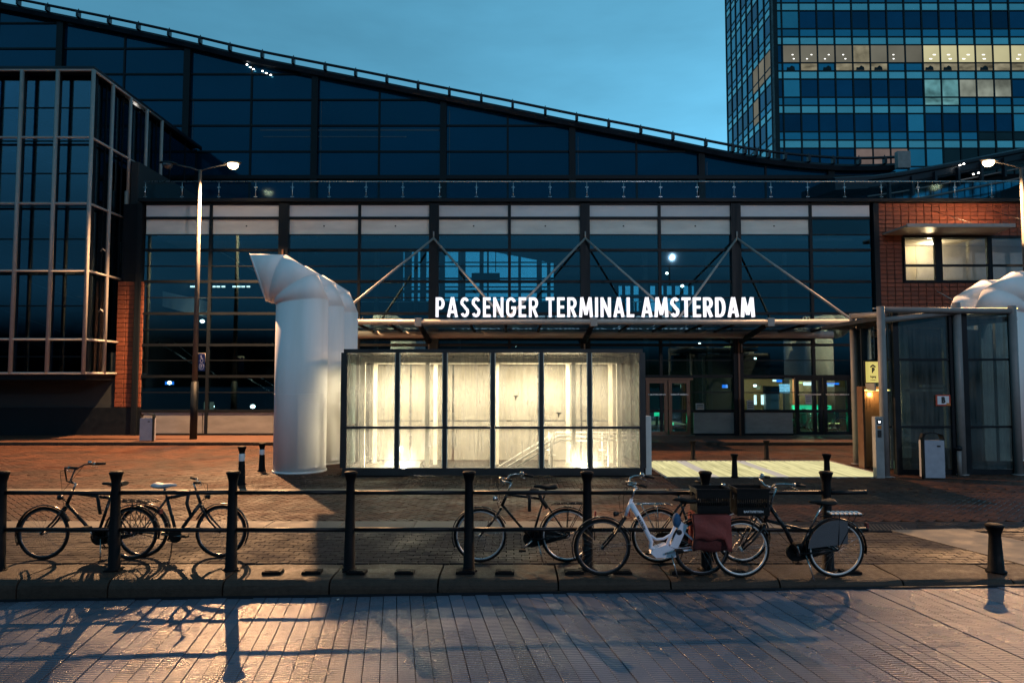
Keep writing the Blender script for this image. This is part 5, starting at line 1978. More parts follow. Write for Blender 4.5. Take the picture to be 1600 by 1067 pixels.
def tower_mat(face, ci, fi, kind):
    # fi: 4 = storey whose tall pane tops out at y~17, 3 -> y~71, 2 -> y~124, 1 -> y~178, 0 -> y~232
    if kind == 'spandrel':
        return 'tw_spandrel'
    if face == 'f':
        if fi == 3:
            if 1 <= ci <= 4:
                return 'tw_dim' if kind == 'vision' else ('tw_lit_low' if ci in (2, 4) else 'tw_low')
            if ci in (5, 6):
                return 'tw_dim' if kind == 'vision' and ci == 6 else 'tw_lit_low'
            if ci in (7, 8):
                return 'tw_dim' if kind == 'vision' else 'tw_low'
            if ci >= 9:
                return 'tw_lit' if kind == 'vision' else 'tw_lit_low'
        if fi == 2:
            if ci in (9, 10):
                return 'tw_teal'
            if ci in (11, 12) and kind == 'vision':
                return 'tw_clutter'
            if ci == 13 and kind == 'vision':
                return 'tw_clutter'
        if fi == 0 and kind == 'vision' and ci in (5, 6, 7):
            return 'tw_pink'
    else:
        if fi in (3, 2) and ci in (0, 1, 2) and kind != 'spandrel' and (fi == 3 or ci == 2):
            return 'tw_dim'
        if rnd.random() < .35:
            return 'tw_blind'
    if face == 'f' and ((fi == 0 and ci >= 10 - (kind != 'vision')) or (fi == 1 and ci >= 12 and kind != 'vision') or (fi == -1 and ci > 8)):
        return 'tw_dark'  # block of panes coloured dark as a painted reflection
    if kind == 'low':
        return 'tw_low'
    if rnd.random() < .18:
        return 'tw_blind'
    return 'tw_vision'


cnt_ = {'spandrel_panel': 0, 'window_pane': 0}
rest = {}
order = sorted(panes, key=lambda p_: (p_[2] < 0, p_[2] > 4, p_[0] == 's'))
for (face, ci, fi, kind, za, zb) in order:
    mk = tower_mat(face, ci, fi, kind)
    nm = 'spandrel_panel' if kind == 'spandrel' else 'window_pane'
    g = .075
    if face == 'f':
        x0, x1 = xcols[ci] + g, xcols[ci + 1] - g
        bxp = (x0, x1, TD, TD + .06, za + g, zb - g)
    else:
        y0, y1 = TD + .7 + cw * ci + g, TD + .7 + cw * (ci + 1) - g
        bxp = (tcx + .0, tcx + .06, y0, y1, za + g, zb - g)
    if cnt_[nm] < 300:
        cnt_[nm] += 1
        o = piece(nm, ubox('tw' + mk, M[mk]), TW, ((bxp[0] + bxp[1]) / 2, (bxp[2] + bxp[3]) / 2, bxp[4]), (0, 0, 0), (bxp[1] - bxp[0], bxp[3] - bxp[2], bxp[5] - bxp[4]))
    else:
        rest.setdefault(mk, MB()).box(*bxp)
for ci in (1, 2, 3, 4, 7, 9, 10, 11, 12, 14):
    for k in range(2):
        zz = zf0 + fh * 3 - fh * (.30 + .12 * k)
        xx = xcols[ci] + .5 + .75 * rnd.random()
        bw2 = .16 if ci < 9 else .30
        MB().box(xx, xx + bw2, TD - .02, TD - .003, zz, zz + .09).build_centered('office_lamp', M['white_glow'], TW)
for ci in (1, 3, 5, 6, 9, 10, 12):
    zz = zf0 + fh * 3 - fh * .765
    xx = xcols[ci] + .2 + .4 * rnd.random()
    MB().prism([(xx, zz + .1), (xx + .9, zz + .1), (xx + .85, zz + .45), (xx + .55, zz + .62), (xx + .3, zz + .40), (xx + .05, zz + .42)], TD - .02, TD - .003).build_centered('desk_silhouette', M['tw_frame'], TW)
for mk, mb in rest.items():
    o = mb.build('far_panes', M[mk], TW)
    o['kind'] = 'stuff'
tz0, tz1 = zf0 - fh * 3, zf0 + fh * 9
MB().box(tcx + .08, xcols[-1] + .3, TD + .07, TD + 16, 0, tz1).build('core', M['tw_frame'], TW)
for x in xcols:
    MB().box(x - .075, x + .075, TD - .1, TD + .05, tz0, tz1).build_centered('mullion', M['tw_frame'], TW)
MB().box(tcx - .05, tcx + .33, TD - .12, TD + .6, tz0, tz1).build_centered('corner_post', M['tw_frame'], TW)
for k in range(9):
    y = TD + .7 + cw * k
    MB().box(tcx - .1, tcx + .05, y - .075, y + .075, tz0, tz1).build_centered('mullion', M['tw_frame'], TW)
for fi in range(-2, 10):
    ztop = zf0 + fh * fi
    for f_ in fr_[:3]:
        z = ztop - fh * f_
        MB().box(xcols[0] + .08, xcols[-1], TD - .05, TD + .05, z - .07, z + .07).build_centered('transom', M['tw_frame'], TW)
        MB().box(tcx - .05, tcx + .05, TD + .65, TD + .7 + cw * 8, z - .07, z + .07).build_centered('transom', M['tw_frame'], TW)

# ================================================================== STREET LAMPS


def street_lamp(base, top_z, lit_side, label, lit_x):
    o = thing('street_lamp', label, 'street lamp', base, 0, 'two armed street lamps')
    h = top_z - base[2]
    MB().tube([(0, 0, 0), (0, 0, 2.2)], .135, 12).build('base_sleeve', M['steel_dark'], o, True)
    MB().tube([(0, 0, 2.2), (0, 0, h - .1)], [.105, .06], 12).build('pole', M['steel_pole'], o, True)
    for s_ in (-1, 1):
        am = MB()
        am.tube([(0, 0, h - .15), (.35 * s_, 0, h - .02), (1.0 * s_, 0, h + .12)], .028, 8)
        a_ = am.build('arm', M['steel_pole'], o, True)
        hd = MB()
        xs0 = .9 * s_
        prof = [(0, .05, .03), (.12, .11, .075), (.35, .15, .10), (.6, .12, .075), (.72, .04, .03)]
        rings = []
        for (dx, ry, rz_) in prof:
            rings.append([(xs0 + dx * s_, ry * math.cos(2 * PI * k / 14), h + .13 + dx * .08 + (rz_ * math.sin(2 * PI * k / 14) if math.sin(2 * PI * k / 14) > 0 else rz_ * .35 * math.sin(2 * PI * k / 14))) for k in range(14)])
        if s_ < 0:
            rings = [list(reversed(r_)) for r_ in rings]
        hd.loft(rings)
        hh_ = hd.build('lamp_head', M['steel_pole'] if s_ == lit_side else M['steel_dark'], o, True)
        bl = MB()
        cxx = xs0 + .38 * s_
        bl.lathe([(.01, -.20), (.12, -.17), (.19, -.09), (.21, -.0)], 16, (cxx, 0, h + .13))
        bl.build('lamp_bowl', M['lamp_glow'] if s_ == lit_side else M['lamp_off'], o, True)
        if s_ == lit_side:
            l = lamp('lamp_light', 'SPOT', (0, 0, 0), LAMP_W * (1 if lit_side > 0 else .42), (1.0, .54, .25), .08, spot=R(150), rot=(R(-40), 0, 0))
            l.data.spot_blend = .4
            l.parent = o
            l.location = (cxx, 0, h - .15)
    return o


LAMP_W = 24000
lb = G(302, 686, WZ)
l1 = street_lamp(lb, Zp(262, lb.y), 1, 'grey two armed street lamp in front of the left facade, right head lit', 0)
rb = Vector((Xp(1597, 26.6, 300), 26.6, WZ))
l2 = street_lamp(rb, Zp(258, 26.6), -1, 'grey two armed street lamp at the right edge, left head lit', 0)
# tall lamp on the near side of the street, behind the photographer (seen mirrored in the facade glass)
ml = thing('street_lamp', 'tall single street lamp behind the photographer, mirrored as a bright spot in the facade', 'street lamp', (16.6, -15.0, -.6))
MB().tube([(0, 0, 0), (0, 0, 15.5)], [.13, .07], 12).build('pole', M['steel_pole'], ml, True)
MB().tube([(0, 0, 15.4), (0, .6, 15.7), (0, 1.3, 15.75)], .04, 8).build('arm', M['steel_pole'], ml, True)
MB().box(-.2, .2, .9, 1.6, 15.74, 15.86, bev=.03).build('lamp_head', M['steel_dark'], ml, True)
MB().lathe([(.01, -.12), (.11, -.09), (.13, 0)], 16, (0, 1.25, 15.74)).build('lamp_bowl', M['lamp_glow_white'], ml, True)
lm_ = lamp('lamp_light', 'SPOT', (0, 0, 0), 7000, (.86, .86, 1.0), .08, rot=(R(62), 0, R(12)), spot=R(110))
lm_.data.spot_blend = .5
lm_.parent = ml
lm_.location = (0, 1.3, 15.55)
# parking sign on the left lamp
ps = thing('parking_sign', 'small blue disabled parking sign on the left street lamp pole', 'sign', (0, 0, 0))
zc = Zp(566, lb.y)
ps.location = (lb.x + .26, lb.y - .02, zc)
MB().box(-.12, .12, -.015, .0, -.33, .33).build('plate', M['blue_sign'], ps, True)
mb = MB()
mb.tube([(-.16, .0, .34), (.13, 0, .34)], .012, 6)
mb.tube([(.13, 0, .34), (.13, 0, 0)], .008, 6)
mb.build('bracket', M['steel_grey'], ps, True)
wc = MB()
ribbon(wc, [(-.03, .27), (-.01, .15), (.05, .13)], .045, -.022, -.017)
wc.lathe([(.005, -.022), (.028, -.021), (.028, -.018), (.005, -.017)], 8, (-.03, 0, .28), axis='y')
ribbon(wc, arc(.0, .06, .055, .06, 130, 400, 10), .02, -.022, -.017)
wc.build('wheelchair_symbol', M['white_print'], ps, True)
wr = MB()
ribbon(wr, arc(0, -.16, .085, .12, 0, 360, 20), .02, -.022, -.017)
wr.build('ring', M['white_print'], ps, True)
q = MB()
w_, st = glyph('P', .2)
for k, line in enumerate(st):
    ribbon(q, [(-.035 + px_ * .16, -.235 + pz_ * .15) for px_, pz_ in line], .03, -.0225 - .001 * k, -.018)
q.build('letter', M['white_print'], ps, True)

# ================================================================== BINS


def litter_bin(loc, w, h, label, rz, handle_left):
    o = thing('litter_bin', label, 'litter bin', loc, rz, 'grey litter bins')
    MB().box(-w / 2 + .02, w / 2 - .02, -.16, .10, .03, h * .84, bev=.012).build('body', M['bin_white'], o, True)
    mb = MB()
    sx = -1 if handle_left else 1
    xe = w / 2
    mb.box(sx * xe - .018, sx * xe + .018, -.165, -.06, 0, h * .9)
    mb.build('frame', M['steel_dark'], o, True)
    hp = MB()
    pts = [(-xe * .98, 0, h * .86), (-xe * .8, 0, h * .97), (0, 0, h), (xe * .8, 0, h * .96), (xe * .98, 0, h * .86)]
    rings = [[(a, -.165, c), (a, .06, c), (a, .06, c + .018), (a, -.165, c + .018)] for a, b, c in pts]
    hp.loft(rings, True, False)
    hp.build('hood', M['steel_dark'], o, True)
    MB().box(w * .12, w * .28, -.166, -.1605, h * .70, h * .735).build('emblem', M['ink'], o, True)
    return o


g1 = G(231, 689, WZ)
litter_bin((g1.x, g1.y, WZ), .50, Zp(646, g1.y) - WZ, 'grey white litter bin by the left facade next to the lamp post', 0, False)
g2 = G(1456, 747)
litter_bin((g2.x, g2.y, 0), .50, Zp(676, g2.y), 'grey white litter bin standing in front of the dark lift kiosk', R(-3), True)

# ================================================================== BOLLARDS AND FENCE


def bollard_mesh(h, r0=.075, r1=.055):
    prof = [(r0 * 1.25, 0), (r0 * 1.25, .02), (r0, .03), (r1, h - .16), (r1 * 1.02, h - .13), (r1 * 1.5, h - .035), (r1 * 1.62, h - .03), (r1 * 1.62, h - .012), (r1 * 1.3, h), (.005, h + .006)]
    return MB().lathe(prof, 18)


bl_spec = [(377, 757, 697, True, 'black bollard with white band, left of the white cowls and nearer of the two'), (409, 736, 692, True, 'black bollard with white band standing just left of the nearest white cowl'),
           (1083, 718, 688, False, 'small black bollard behind the glowing glass floor, left one'), (1198, 718, 688, False, 'small black bollard behind the glowing glass floor, right one'),
           (1148, 746, 709, False, 'black bollard in front of the glowing glass floor at its middle'), (1293, 765, 709, False, 'black bollard rising directly behind the last fence post'),
           (1549, 898, 818, False, 'stout black bollard alone on the kerb at the lower right')]
for (px, pb, pt, band, lb_) in bl_spec:
    g = G(px, pb)
    if px == 1549:
        g = Vector((G(px, 890).x, 8.62, 0))
    h = Zp(pt, g.y)
    big = px == 1549
    r0, r1 = (.092, .066) if big else ((.085, .06) if band else (.075, .058))
    o = thing('bollard', lb_, 'bollard', (g.x, g.y, 0), 0, 'black bollards')
    bollard_mesh(h, r0, r1).build('shaft', M['cast_black'], o, True)
    if band:
        MB().lathe([(r1 + .004, h - .34), (r1 + .007, h - .33), (r1 + .004, h - .17), (r1 + .001, h - .165)], 18).build('reflective_band', M['reflect_white'], o, True)

FY = 8.70
FN = thing('railing_fence', 'black railing of flared iron posts and two horizontal rails along the kerb', 'fence', (0, FY, 0))
fposts = [2, 181, 363, 547, 733, 918, 1103, 1292]
ftop = Zp(736, FY)
pm_ = bollard_mesh(ftop, .072, .052)
pm_.box(-.09, .09, -.09, .09, 0, .015)
pmesh = pm_.mesh('post', M['cast_black'])
fxs = [Xp(px, FY, 800) for px in fposts]
fxs = [fxs[0] - 1.46, ] + fxs
for x in fxs:
    piece('post', pmesh, FN, (x, FY, .0), (random.uniform(-.008, .008), random.uniform(-.006, .006), random.uniform(0, 1)))
zr1, zr2 = Zp(769.5, FY), Zp(827, FY)
ends = fxs + [Xp(1349, FY)]
for a, b in zip(ends[:-1], ends[1:]):
    for z in (zr1, zr2):
        MB().tube([(a + .03, FY, z), (b - .03 if b != ends[-1] else b, FY, z + random.uniform(-.006, .006))], .026, 10).build('rail', M['rail_black'], FN)

# ================================================================== BICYCLES


def ring_pts(cx, cz_, r_, n=40, a0=0, a1=360, y=0.0):
    return [(cx + r_ * math.cos(R(a0 + (a1 - a0) * k / n)), y, cz_ + r_ * math.sin(R(a0 + (a1 - a0) * k / n))) for k in range(n + (0 if abs(a1 - a0) == 360 else 1))]


def bicycle(label, loc, rz, lean, sp):
    o = thing('bicycle', label, 'bicycle', loc, 0, 'bicycles parked along the railing')
    o.rotation_euler = (lean, 0, rz)
    B = lambda mb, nm, m_, par=None: mb.build(nm, M[m_], par or o, True)
    fm = sp.get('frame_mat', 'bike_black')
    r_ = .345
    wb = sp['wb']
    rim = sp.get('rim', 'alloy')
    rh = Vector((0, 0, r_))
    fhub = Vector((wb, 0, r_))
    bb = Vector((.46, 0, .29))
    for nm_, hub in (('rear', rh), ('front', fhub)):
        steer = sp.get('steer', 0) if nm_ == 'front' else 0
        wl = MB()
        wl.tube(ring_pts(0, 0, r_ - .038, 40), .013, 6, closed=True)
        wl.lathe([(.008, -.055), (.022, -.045), (.018, -.02), (.018, .02), (.022, .045), (.008, .055)], 10, (0, 0, 0), axis='y')
        w = B(wl, 'wheel', rim)
        w.location = hub
        w.rotation_euler = (0, 0, steer)
        ty = MB()
        ty.tube(ring_pts(0, 0, r_ - .018, 44), .019, 8, closed=True)
        B(ty, 'tyre', 'rubber', w)
        sk = MB()
        n_ = 28
        for k in range(n_):
            a = 2 * PI * k / n_
            a2 = a + (.5 if k % 2 else -.5)
            y_ = .035 if k % 4 < 2 else -.035
            sk.tube([(.02 * math.cos(a2), y_, .02 * math.sin(a2)), ((r_ - .045) * math.cos(a), 0, (r_ - .045) * math.sin(a))], .0011, 3, caps=False)
        B(sk, 'spokes', 'chrome', w)
        if sp.get('guards', True):
            mg = MB()
            a0, a1 = ((-20, 190) if nm_ == 'rear' else (35, 205))
            if nm_ == 'front':
                a0, a1 = 25, 205
                a0, a1 = (180 - a1, 180 - a0)
            pr = []
            for k in range(25):
                a = R(a0 + (a1 - a0) * k / 24)
                rad = r_ + .018
                ring = []
                for q in range(7):
                    b_ = PI * q / 6
                    yy = .027 * math.cos(b_)
                    rr = rad + .012 * math.sin(b_)
                    ring.append((rr * math.cos(a), yy, rr * math.sin(a)))
                for q in range(6, -1, -1):
                    b_ = PI * q / 6
                    yy = .024 * math.cos(b_)
                    rr = rad - .002 + .011 * math.sin(b_)
                    ring.append((rr * math.cos(a), yy, rr * math.sin(a)))
                pr.append(ring)
            mg.loft(pr, True, True)
            if nm_ == 'front':
                ang = R(200 - 180)
            g_ = B(mg, 'mudguard', sp.get('guard_mat', fm))
            g_.location = hub
            g_.rotation_euler = (0, 0, steer)
            st_ = MB()
            for s_ in (-1, 1):
                if nm_ == 'rear':
                    for aa in (150, 20):
                        st_.tube([(0, .05 * s_, 0), ((r_ + .02) * math.cos(R(aa)), .026 * s_, (r_ + .02) * math.sin(R(aa)))], .0025, 4)
                else:
                    st_.tube([(0, .05 * s_, 0), (-(r_ + .02) * math.cos(R(8)), .026 * s_, (r_ + .02) * math.sin(R(8)))], .0025, 4)
            q_ = B(st_, 'stay', 'chrome')
            q_.location = hub
    # steering axis
    ht_top = Vector((wb - .36, 0, sp.get('ht_top', .86)))
    ht_bot = Vector((wb - .285, 0, sp.get('ht_bot', .70)))
    seat_top = Vector((.30, 0, sp.get('seat_tube', .80)))
    dn = (seat_top - bb).normalized()
    saddle = bb + dn * sp.get('saddle_len', .72)
    fr = MB()
    big = sp.get('tube_r', .0165)
    kind = sp.get('kind', 'diamond')
    fr.tube([ht_bot, ht_top], .021, 10)
    if kind == 'diamond':
        fr.tube([ht_top + Vector((.01, 0, -.03)), seat_top + Vector((0, 0, -.02))], big, 8)
        fr.tube([ht_bot + Vector((0, 0, .02)), bb], big * 1.1, 8)
        fr.tube([bb, seat_top], big, 8)
    elif kind == 'mixte':
        m1 = bb + dn * .30
        fr.tube([ht_top + Vector((.01, 0, -.03)), (ht_top * .5 + bb * .5) + Vector((0, 0, .02)), bb], big * 1.5, 10)
        fr.tube([ht_bot + Vector((-.01, 0, .03)), m1], big * 1.15, 8)
        fr.tube([bb, seat_top], big * 1.05, 8)
    else:   # low step e-bike
        a = ht_top + Vector((.012, 0, -.05))
        fr.tube([a, a + Vector((-.13, 0, -.22)), a + Vector((-.25, 0, -.46)), bb + Vector((.16, 0, .05)), bb], [.034, .032, .029, .028, .03], 12)
        q1 = bb + dn * .24
        fr.tube([a + Vector((-.22, 0, -.38)), a + Vector((-.31, 0, -.44)), q1 + Vector((.10, 0, -.06)), q1], .016, 8)
        fr.tube([bb, seat_top], .02, 10)
    for s_ in (-1, 1):
        fr.tube([bb + Vector((-.02, .03 * s_, 0)), rh + Vector((.0, .062 * s_, 0))], .0105, 6)
        fr.tube([seat_top + Vector((0, .015 * s_, -.03)), rh + Vector((0, .062 * s_, 0))], .009 if kind != 'lowstep' else .012, 6)
    fr.lathe([(.025, -.04), (.025, .04)], 10, bb, axis='y')
    B(fr, 'frame', fm)
    fk = MB()
    crown = ht_bot + (ht_bot - ht_top).normalized() * .03
    for s_ in (-1, 1):
        fk.tube([crown + Vector((0, .03 * s_, 0)), crown + (fhub - crown) * .55 + Vector((-.02, .05 * s_, 0)), fhub + Vector((0, .055 * s_, 0))], [.017, .014, .010], 8)
    fk.tube([crown + Vector((0, -.04, 0)), crown + Vector((0, .04, 0))], .018, 8)
    B(fk, 'fork', sp.get('fork_mat', fm))
    # seat post and saddle
    B(MB().tube([seat_top, saddle], .0135, 8), 'seat_post', 'chrome' if sp.get('chrome_post', True) else 'bike_black')
    sd = MB()
    prof = [(-.145, .085, .045), (-.11, .115, .065), (-.03, .105, .055), (.06, .05, .042), (.135, .03, .033), (.165, .014, .02)]
    rings = []
    for (dx, ry, rz_) in prof:
        rings.append([(saddle.x + dx, ry * math.cos(2 * PI * k / 12), saddle.z + .035 + rz_ * .6 * math.sin(2 * PI * k / 12) - (.012 if abs(dx) < .05 else 0)) for k in range(12)])
    sd.loft(rings)
    for s_ in (-1, 1):
        sd.tube([(saddle.x - .09, .05 * s_, saddle.z + .01), (saddle.x, .025 * s_, saddle.z - .01), (saddle.x + .08, .02 * s_, saddle.z + .01)], .005, 5)
    B(sd, 'saddle', sp.get('saddle_mat', 'leather'))
    # stem and bars
    up = (ht_top - ht_bot).normalized()
    st_top = ht_top + up * sp.get('stem', .14)
    sm = MB()
    sm.tube([ht_top, st_top], .012, 8)
    sm.tube([st_top, st_top + Vector((.05, 0, .01))], .012, 8)
    B(sm, 'stem', 'chrome')
    c_ = st_top + Vector((.05, 0, .01))
    steer = sp.get('steer', 0) + sp.get('bar_turn', 0)
    style = sp.get('bar', 'sweep')
    hb = MB()
    gp = []
    for s_ in (-1, 1):
        if style == 'high':
            pts = [(0, 0, 0), (.05, .04 * s_, .03), (.04, .10 * s_, .16), (-.02, .20 * s_, .22), (-.10, .26 * s_, .225), (-.24, .30 * s_, .225)]
        elif style == 'flat':
            pts = [(0, 0, 0), (.01, .12 * s_, .015), (0, .22 * s_, .02), (-.05, .31 * s_, .03)]
        else:
            pts = [(0, 0, 0), (.05, .06 * s_, .02), (.05, .14 * s_, .07), (0, .22 * s_, .085), (-.09, .27 * s_, .08), (-.21, .30 * s_, .06)]
        m4 = Matrix.Rotation(steer, 3, 'Z')
        pts = [c_ + m4 @ Vector(p_) for p_ in pts]
        hb.tube(pts, .011, 8)
        gp.append((pts[-2], pts[-1], s_))
    h_ = B(hb, 'handlebar', sp.get('bar_mat', 'chrome'))
    for (a, b, s_) in gp:
        d_ = (b - a).normalized()
        B(MB().tube([b - d_ * .11, b + d_ * .015], .017, 8), 'grip', 'leather', h_)
        lv = MB()
        e = b - d_ * .13
        lv.tube([e, e + Vector((.035, 0, -.03)), e + d_ * .09 + Vector((.04, 0, -.045))], .005, 5)
        lv.tube([e - d_ * .01, e + d_ * .02], .019, 8)
        B(lv, 'brake_lever', 'chrome', h_)
    cb = MB()
    e0 = gp[0][0]
    cb.tube([e0, e0 + Vector((.12, 0, -.02)), c_ + Vector((.16, -.03, -.14)), ht_bot + Vector((.06, -.02, .04)), crown + Vector((.03, -.02, 0))], .0028, 4)
    cb.tube([gp[1][0], gp[1][0] + Vector((.10, 0, -.05)), c_ + Vector((.11, .03, -.12)), ht_bot + Vector((.03, .02, .08)), bb + Vector((.05, .02, .06))], .0028, 4)
    B(cb, 'brake_cable', 'rubber')
    if sp.get('bell', True):
        bl_ = MB().lathe([(.004, .032), (.02, .028), (.027, .012), (.027, 0), (.004, -.002)], 12, gp[0][0] + Vector((.02, .03, .015)))
        B(bl_, 'bell', 'chrome', h_)
    # lamp
    lp = ht_bot + Vector((.10, 0, .10)) if sp.get('lamp', 'head') == 'head' else ht_bot + Vector((.13, 0, .02))
    lm = MB()
    lm.lathe([(.01, -.05), (.025, -.04), (.034, 0), (.034, .015), (.01, .02)], 12, (0, 0, 0))
    lm.v = [(lp.x + z, y, lp.z + x) for x, y, z in lm.v]
    lm.tube([lp, ht_bot + Vector((.01, 0, .05))], .006, 5)
    B(lm, 'headlight', sp.get('lamp_mat', 'bike_black'))
    # drive
    if sp.get('case', True):
        cc = MB()
        pts = []
        for k in range(9):
            a = R(-90 + 180 * k / 8)
            pts.append((bb.x + .115 * math.cos(a), bb.z + .115 * math.sin(a)))
        for k in range(9):
            a = R(90 + 180 * k / 8)
            pts.append((rh.x + .05 * math.cos(a), rh.z + .05 * math.sin(a)))
        cc.prism(pts, -.075, -.045)
        B(cc, 'chain_case', 'plastic_black')
    else:
        ch = MB()
        ch.tube([(bb.x, -.05, bb.z + .085), (rh.x, -.05, rh.z + .03)], .005, 4)
        ch.tube([(bb.x, -.05, bb.z - .085), (rh.x, -.05, rh.z - .03)], .005, 4)
        ch.lathe([(.086, -.003), (.09, 0), (.086, .003)], 24, (bb.x, -.05, bb.z), axis='y')
        ch.lathe([(.034, -.01), (.036, .01)], 14, (rh.x, -.05, rh.z), axis='y')
        B(ch, 'chain', 'rubber')
    ca = sp.get('crank', 40)
    for s_ in (-1, 1):
        a = R(ca + (180 if s_ > 0 else 0))
        e = bb + Vector((.165 * math.cos(a), 0, .165 * math.sin(a)))
        ck = MB()
        ck.tube([(bb.x, .085 * s_, bb.z), (e.x, .095 * s_, e.z)], .011, 6)
        c1 = B(ck, 'crank', 'chrome')
        pd = MB().box(e.x - .045, e.x + .045, min(.10 * s_, .19 * s_), max(.10 * s_, .19 * s_), e.z - .012, e.z + .012, bev=.003)
        B(pd, 'pedal', 'rubber', c1)
    # rack
    if sp.get('rack', True):
        rk = MB()
        zt_ = .755
        for s_ in (-1, 1):
            rk.tube([(.20, .02 * s_, zt_ - .02), (.14, .055 * s_, zt_), (-.28, .06 * s_, zt_), (-.31, .03 * s_, zt_)], .006, 6)
            rk.tube([(-.22, .06 * s_, zt_), (0, .068 * s_, r_)], .005, 6)
            rk.tube([(-.02, .06 * s_, zt_), (0, .068 * s_, r_)], .005, 6)
        rk.tube([(-.31, -.03, zt_), (-.31, .03, zt_)], .006, 6)
        for xx in (-.22, -.12, -.02, .08):
            rk.tube([(xx, -.058, zt_), (xx, .058, zt_)], .005, 5)
        rk.tube([(.1, 0, zt_), (-.28, 0, zt_)], .004, 5)
        B(rk, 'rear_rack', sp.get('rack_mat', 'bike_black'))
        B(MB().box(-.385, -.365, -.035, .035, .60, .66, bev=.004), 'rear_light', 'pannier')
    ks = MB().tube([(bb.x - .08, .05, bb.z - .01), (bb.x - .14, .14, .012 + 0)], .009, 6)
    B(ks, 'kickstand', 'chrome')
    o['wb'] = wb
    return o, dict(saddle=saddle, seat_top=seat_top, ht_top=ht_top, ht_bot=ht_bot, bb=bb, c=c_, B=B)


def bpos(px, py, z=0.0):
    return G(px, py, z)


def place(front, rear, yb, left, z=.0):
    """rear hub position on the ground and wheelbase from the two wheel centres in the photo"""
    g0 = G(rear, yb, z)
    g1 = G(front, yb, z)
    return Vector((g0.x, g0.y, z)), abs(g1.x - g0.x)


# A: left-most, faces left
l_, wb = place(66, 204, 874, True)
bikeA, fa = bicycle('black bicycle at the far left facing left, with high handlebar and thick tyres', l_, PI, R(1.5), dict(wb=wb, bar='high', kind='diamond', rim='rim_dark', ht_top=.90, ht_bot=.71, seat_tube=.82, saddle_len=.70, stem=.10, crank=250, bar_mat='bike_black', chrome_post=False, tube_r=.02))
# B: faces right
l_, wb = place(338, 214, 874, False)
bikeB, fb_ = bicycle('dark bicycle facing right with pale saddle cover, beside the left fence posts', l_ + Vector((0, .12, 0)), 0, R(-1.5), dict(wb=wb, bar='flat', kind='diamond', rim='rim_dark', frame_mat='bike_dark', saddle_mat='saddle_pale', case=False, crank=5, ht_top=.89, ht_bot=.70, seat_tube=.80, saddle_len=.66, stem=.10, tube_r=.022, bar_turn=.5, bell=False))
# C: centre, faces left
l_, wb = place(750, 886, 878, True)
bikeC, fc_ = bicycle('old black roadster bicycle facing left behind the railing in front of the pavilion', l_, PI, R(1.5), dict(wb=wb, bar='sweep', kind='diamond', frame_mat='bike_black', crank=140, ht_top=.90, ht_bot=.72, seat_tube=.83, saddle_len=.68, stem=.13, case=True, tube_r=.0155, lamp='head', lamp_mat='chrome', bar_turn=-.5))
# D: white e-bike, faces left, in front of railing
l_, wb = place(941, 1096, 899, True, .0)
bikeD, fd_ = bicycle('white low step electric bicycle facing left, leaning on the railing', l_, PI, R(-2.5), dict(wb=wb, bar='sweep', kind='lowstep', frame_mat='bike_white', rim='rim_dark', fork_mat='bike_black', guard_mat='bike_black', ht_top=.93, ht_bot=.73, seat_tube=.64, saddle_len=.66, stem=.16, crank=340, lamp='low', case=False, chrome_post=False, bar_turn=-.35))
# E: behind, faces right
l_, wb = place(1160, 1029, 879, False)
bikeE, fe_ = bicycle('dark bicycle with silver rack facing right, mostly hidden behind the white one', l_, 0, R(-1.5), dict(wb=wb, bar='flat', kind='diamond', frame_mat='bike_dark', rim='alloy', rack_mat='chrome', ht_top=.86, ht_bot=.70, seat_tube=.78, saddle_len=.62, stem=.12, crank=200, bar_turn=.3))
# F: right, faces left
l_, wb = place(1158, 1306, 902, True, .0)
bikeF, ff_ = bicycle('black low frame bicycle at the right end with grey skirt guard and white rims', l_, PI, R(-2.5), dict(wb=wb, bar='sweep', kind='mixte', frame_mat='bike_black', rim='white_rim' if 'white_rim' in M else 'alloy', ht_top=.88, ht_bot=.66, seat_tube=.60, saddle_len=.66, stem=.20, crank=250, case=True, bar_turn=.35))
for b_, L_ in ((bikeD, None),):
    # motor, battery, lettering, blue wrap
    B = fd_['B']
    bb = fd_['bb']
    mo = MB()
    mo.prism([(bb.x - .14, bb.z - .05), (bb.x + .10, bb.z - .06), (bb.x + .17, bb.z + .0), (bb.x + .13, bb.z + .05), (bb.x - .02, bb.z + .10), (bb.x - .13, bb.z + .04)], -.06, .06)
    B(mo, 'motor', 'bike_white')
    ba = MB()
    dn = (fd_['seat_top'] - bb).normalized()
    pr_ = Vector((-dn.z, 0, dn.x))
    c1, c2 = bb + dn * .10 + pr_ * .035, bb + dn * .42 + pr_ * .035
    ba.prism([(c1.x, c1.z), ((c1 + pr_ * .09).x, (c1 + pr_ * .09).z), ((c2 + pr_ * .09).x, (c2 + pr_ * .09).z), (c2.x, c2.z)][::-1], -.045, .045)
    bt = B(ba, 'battery', 'bike_white')
    hl = MB()
    c3 = bb + dn * .30 + pr_ * .06
    for yy_ in (-.047, .047):
        hl.lathe([(.004, -.002), (.034, -.001), (.034, .001), (.004, .002)], 12, (c3.x, yy_, c3.z), axis='y')
    B(hl, 'grip_hole', 'ink', bt)
    bc = MB()
    s_ = fd_['seat_top']
    bc.lathe([(.01, -.09), (.035, -.07), (.052, -.02), (.05, .04), (.028, .08), (.01, .09)], 12, s_ + Vector((0, 0, .03)))
    B(bc, 'cloth_wrap', 'blue_cover')
# small prints on the sloping tubes
tt = text_mesh('MATRIX', .052, M['ink'], 'frame_lettering', bikeD, (0, 0, 0), off=.0008)
a_ = fd_['ht_top'] + Vector((-.125, 0, -.27))
tt.location = (a_.x + .03, .035, a_.z - .02)
tt.rotation_euler = (PI / 2, R(62), PI)
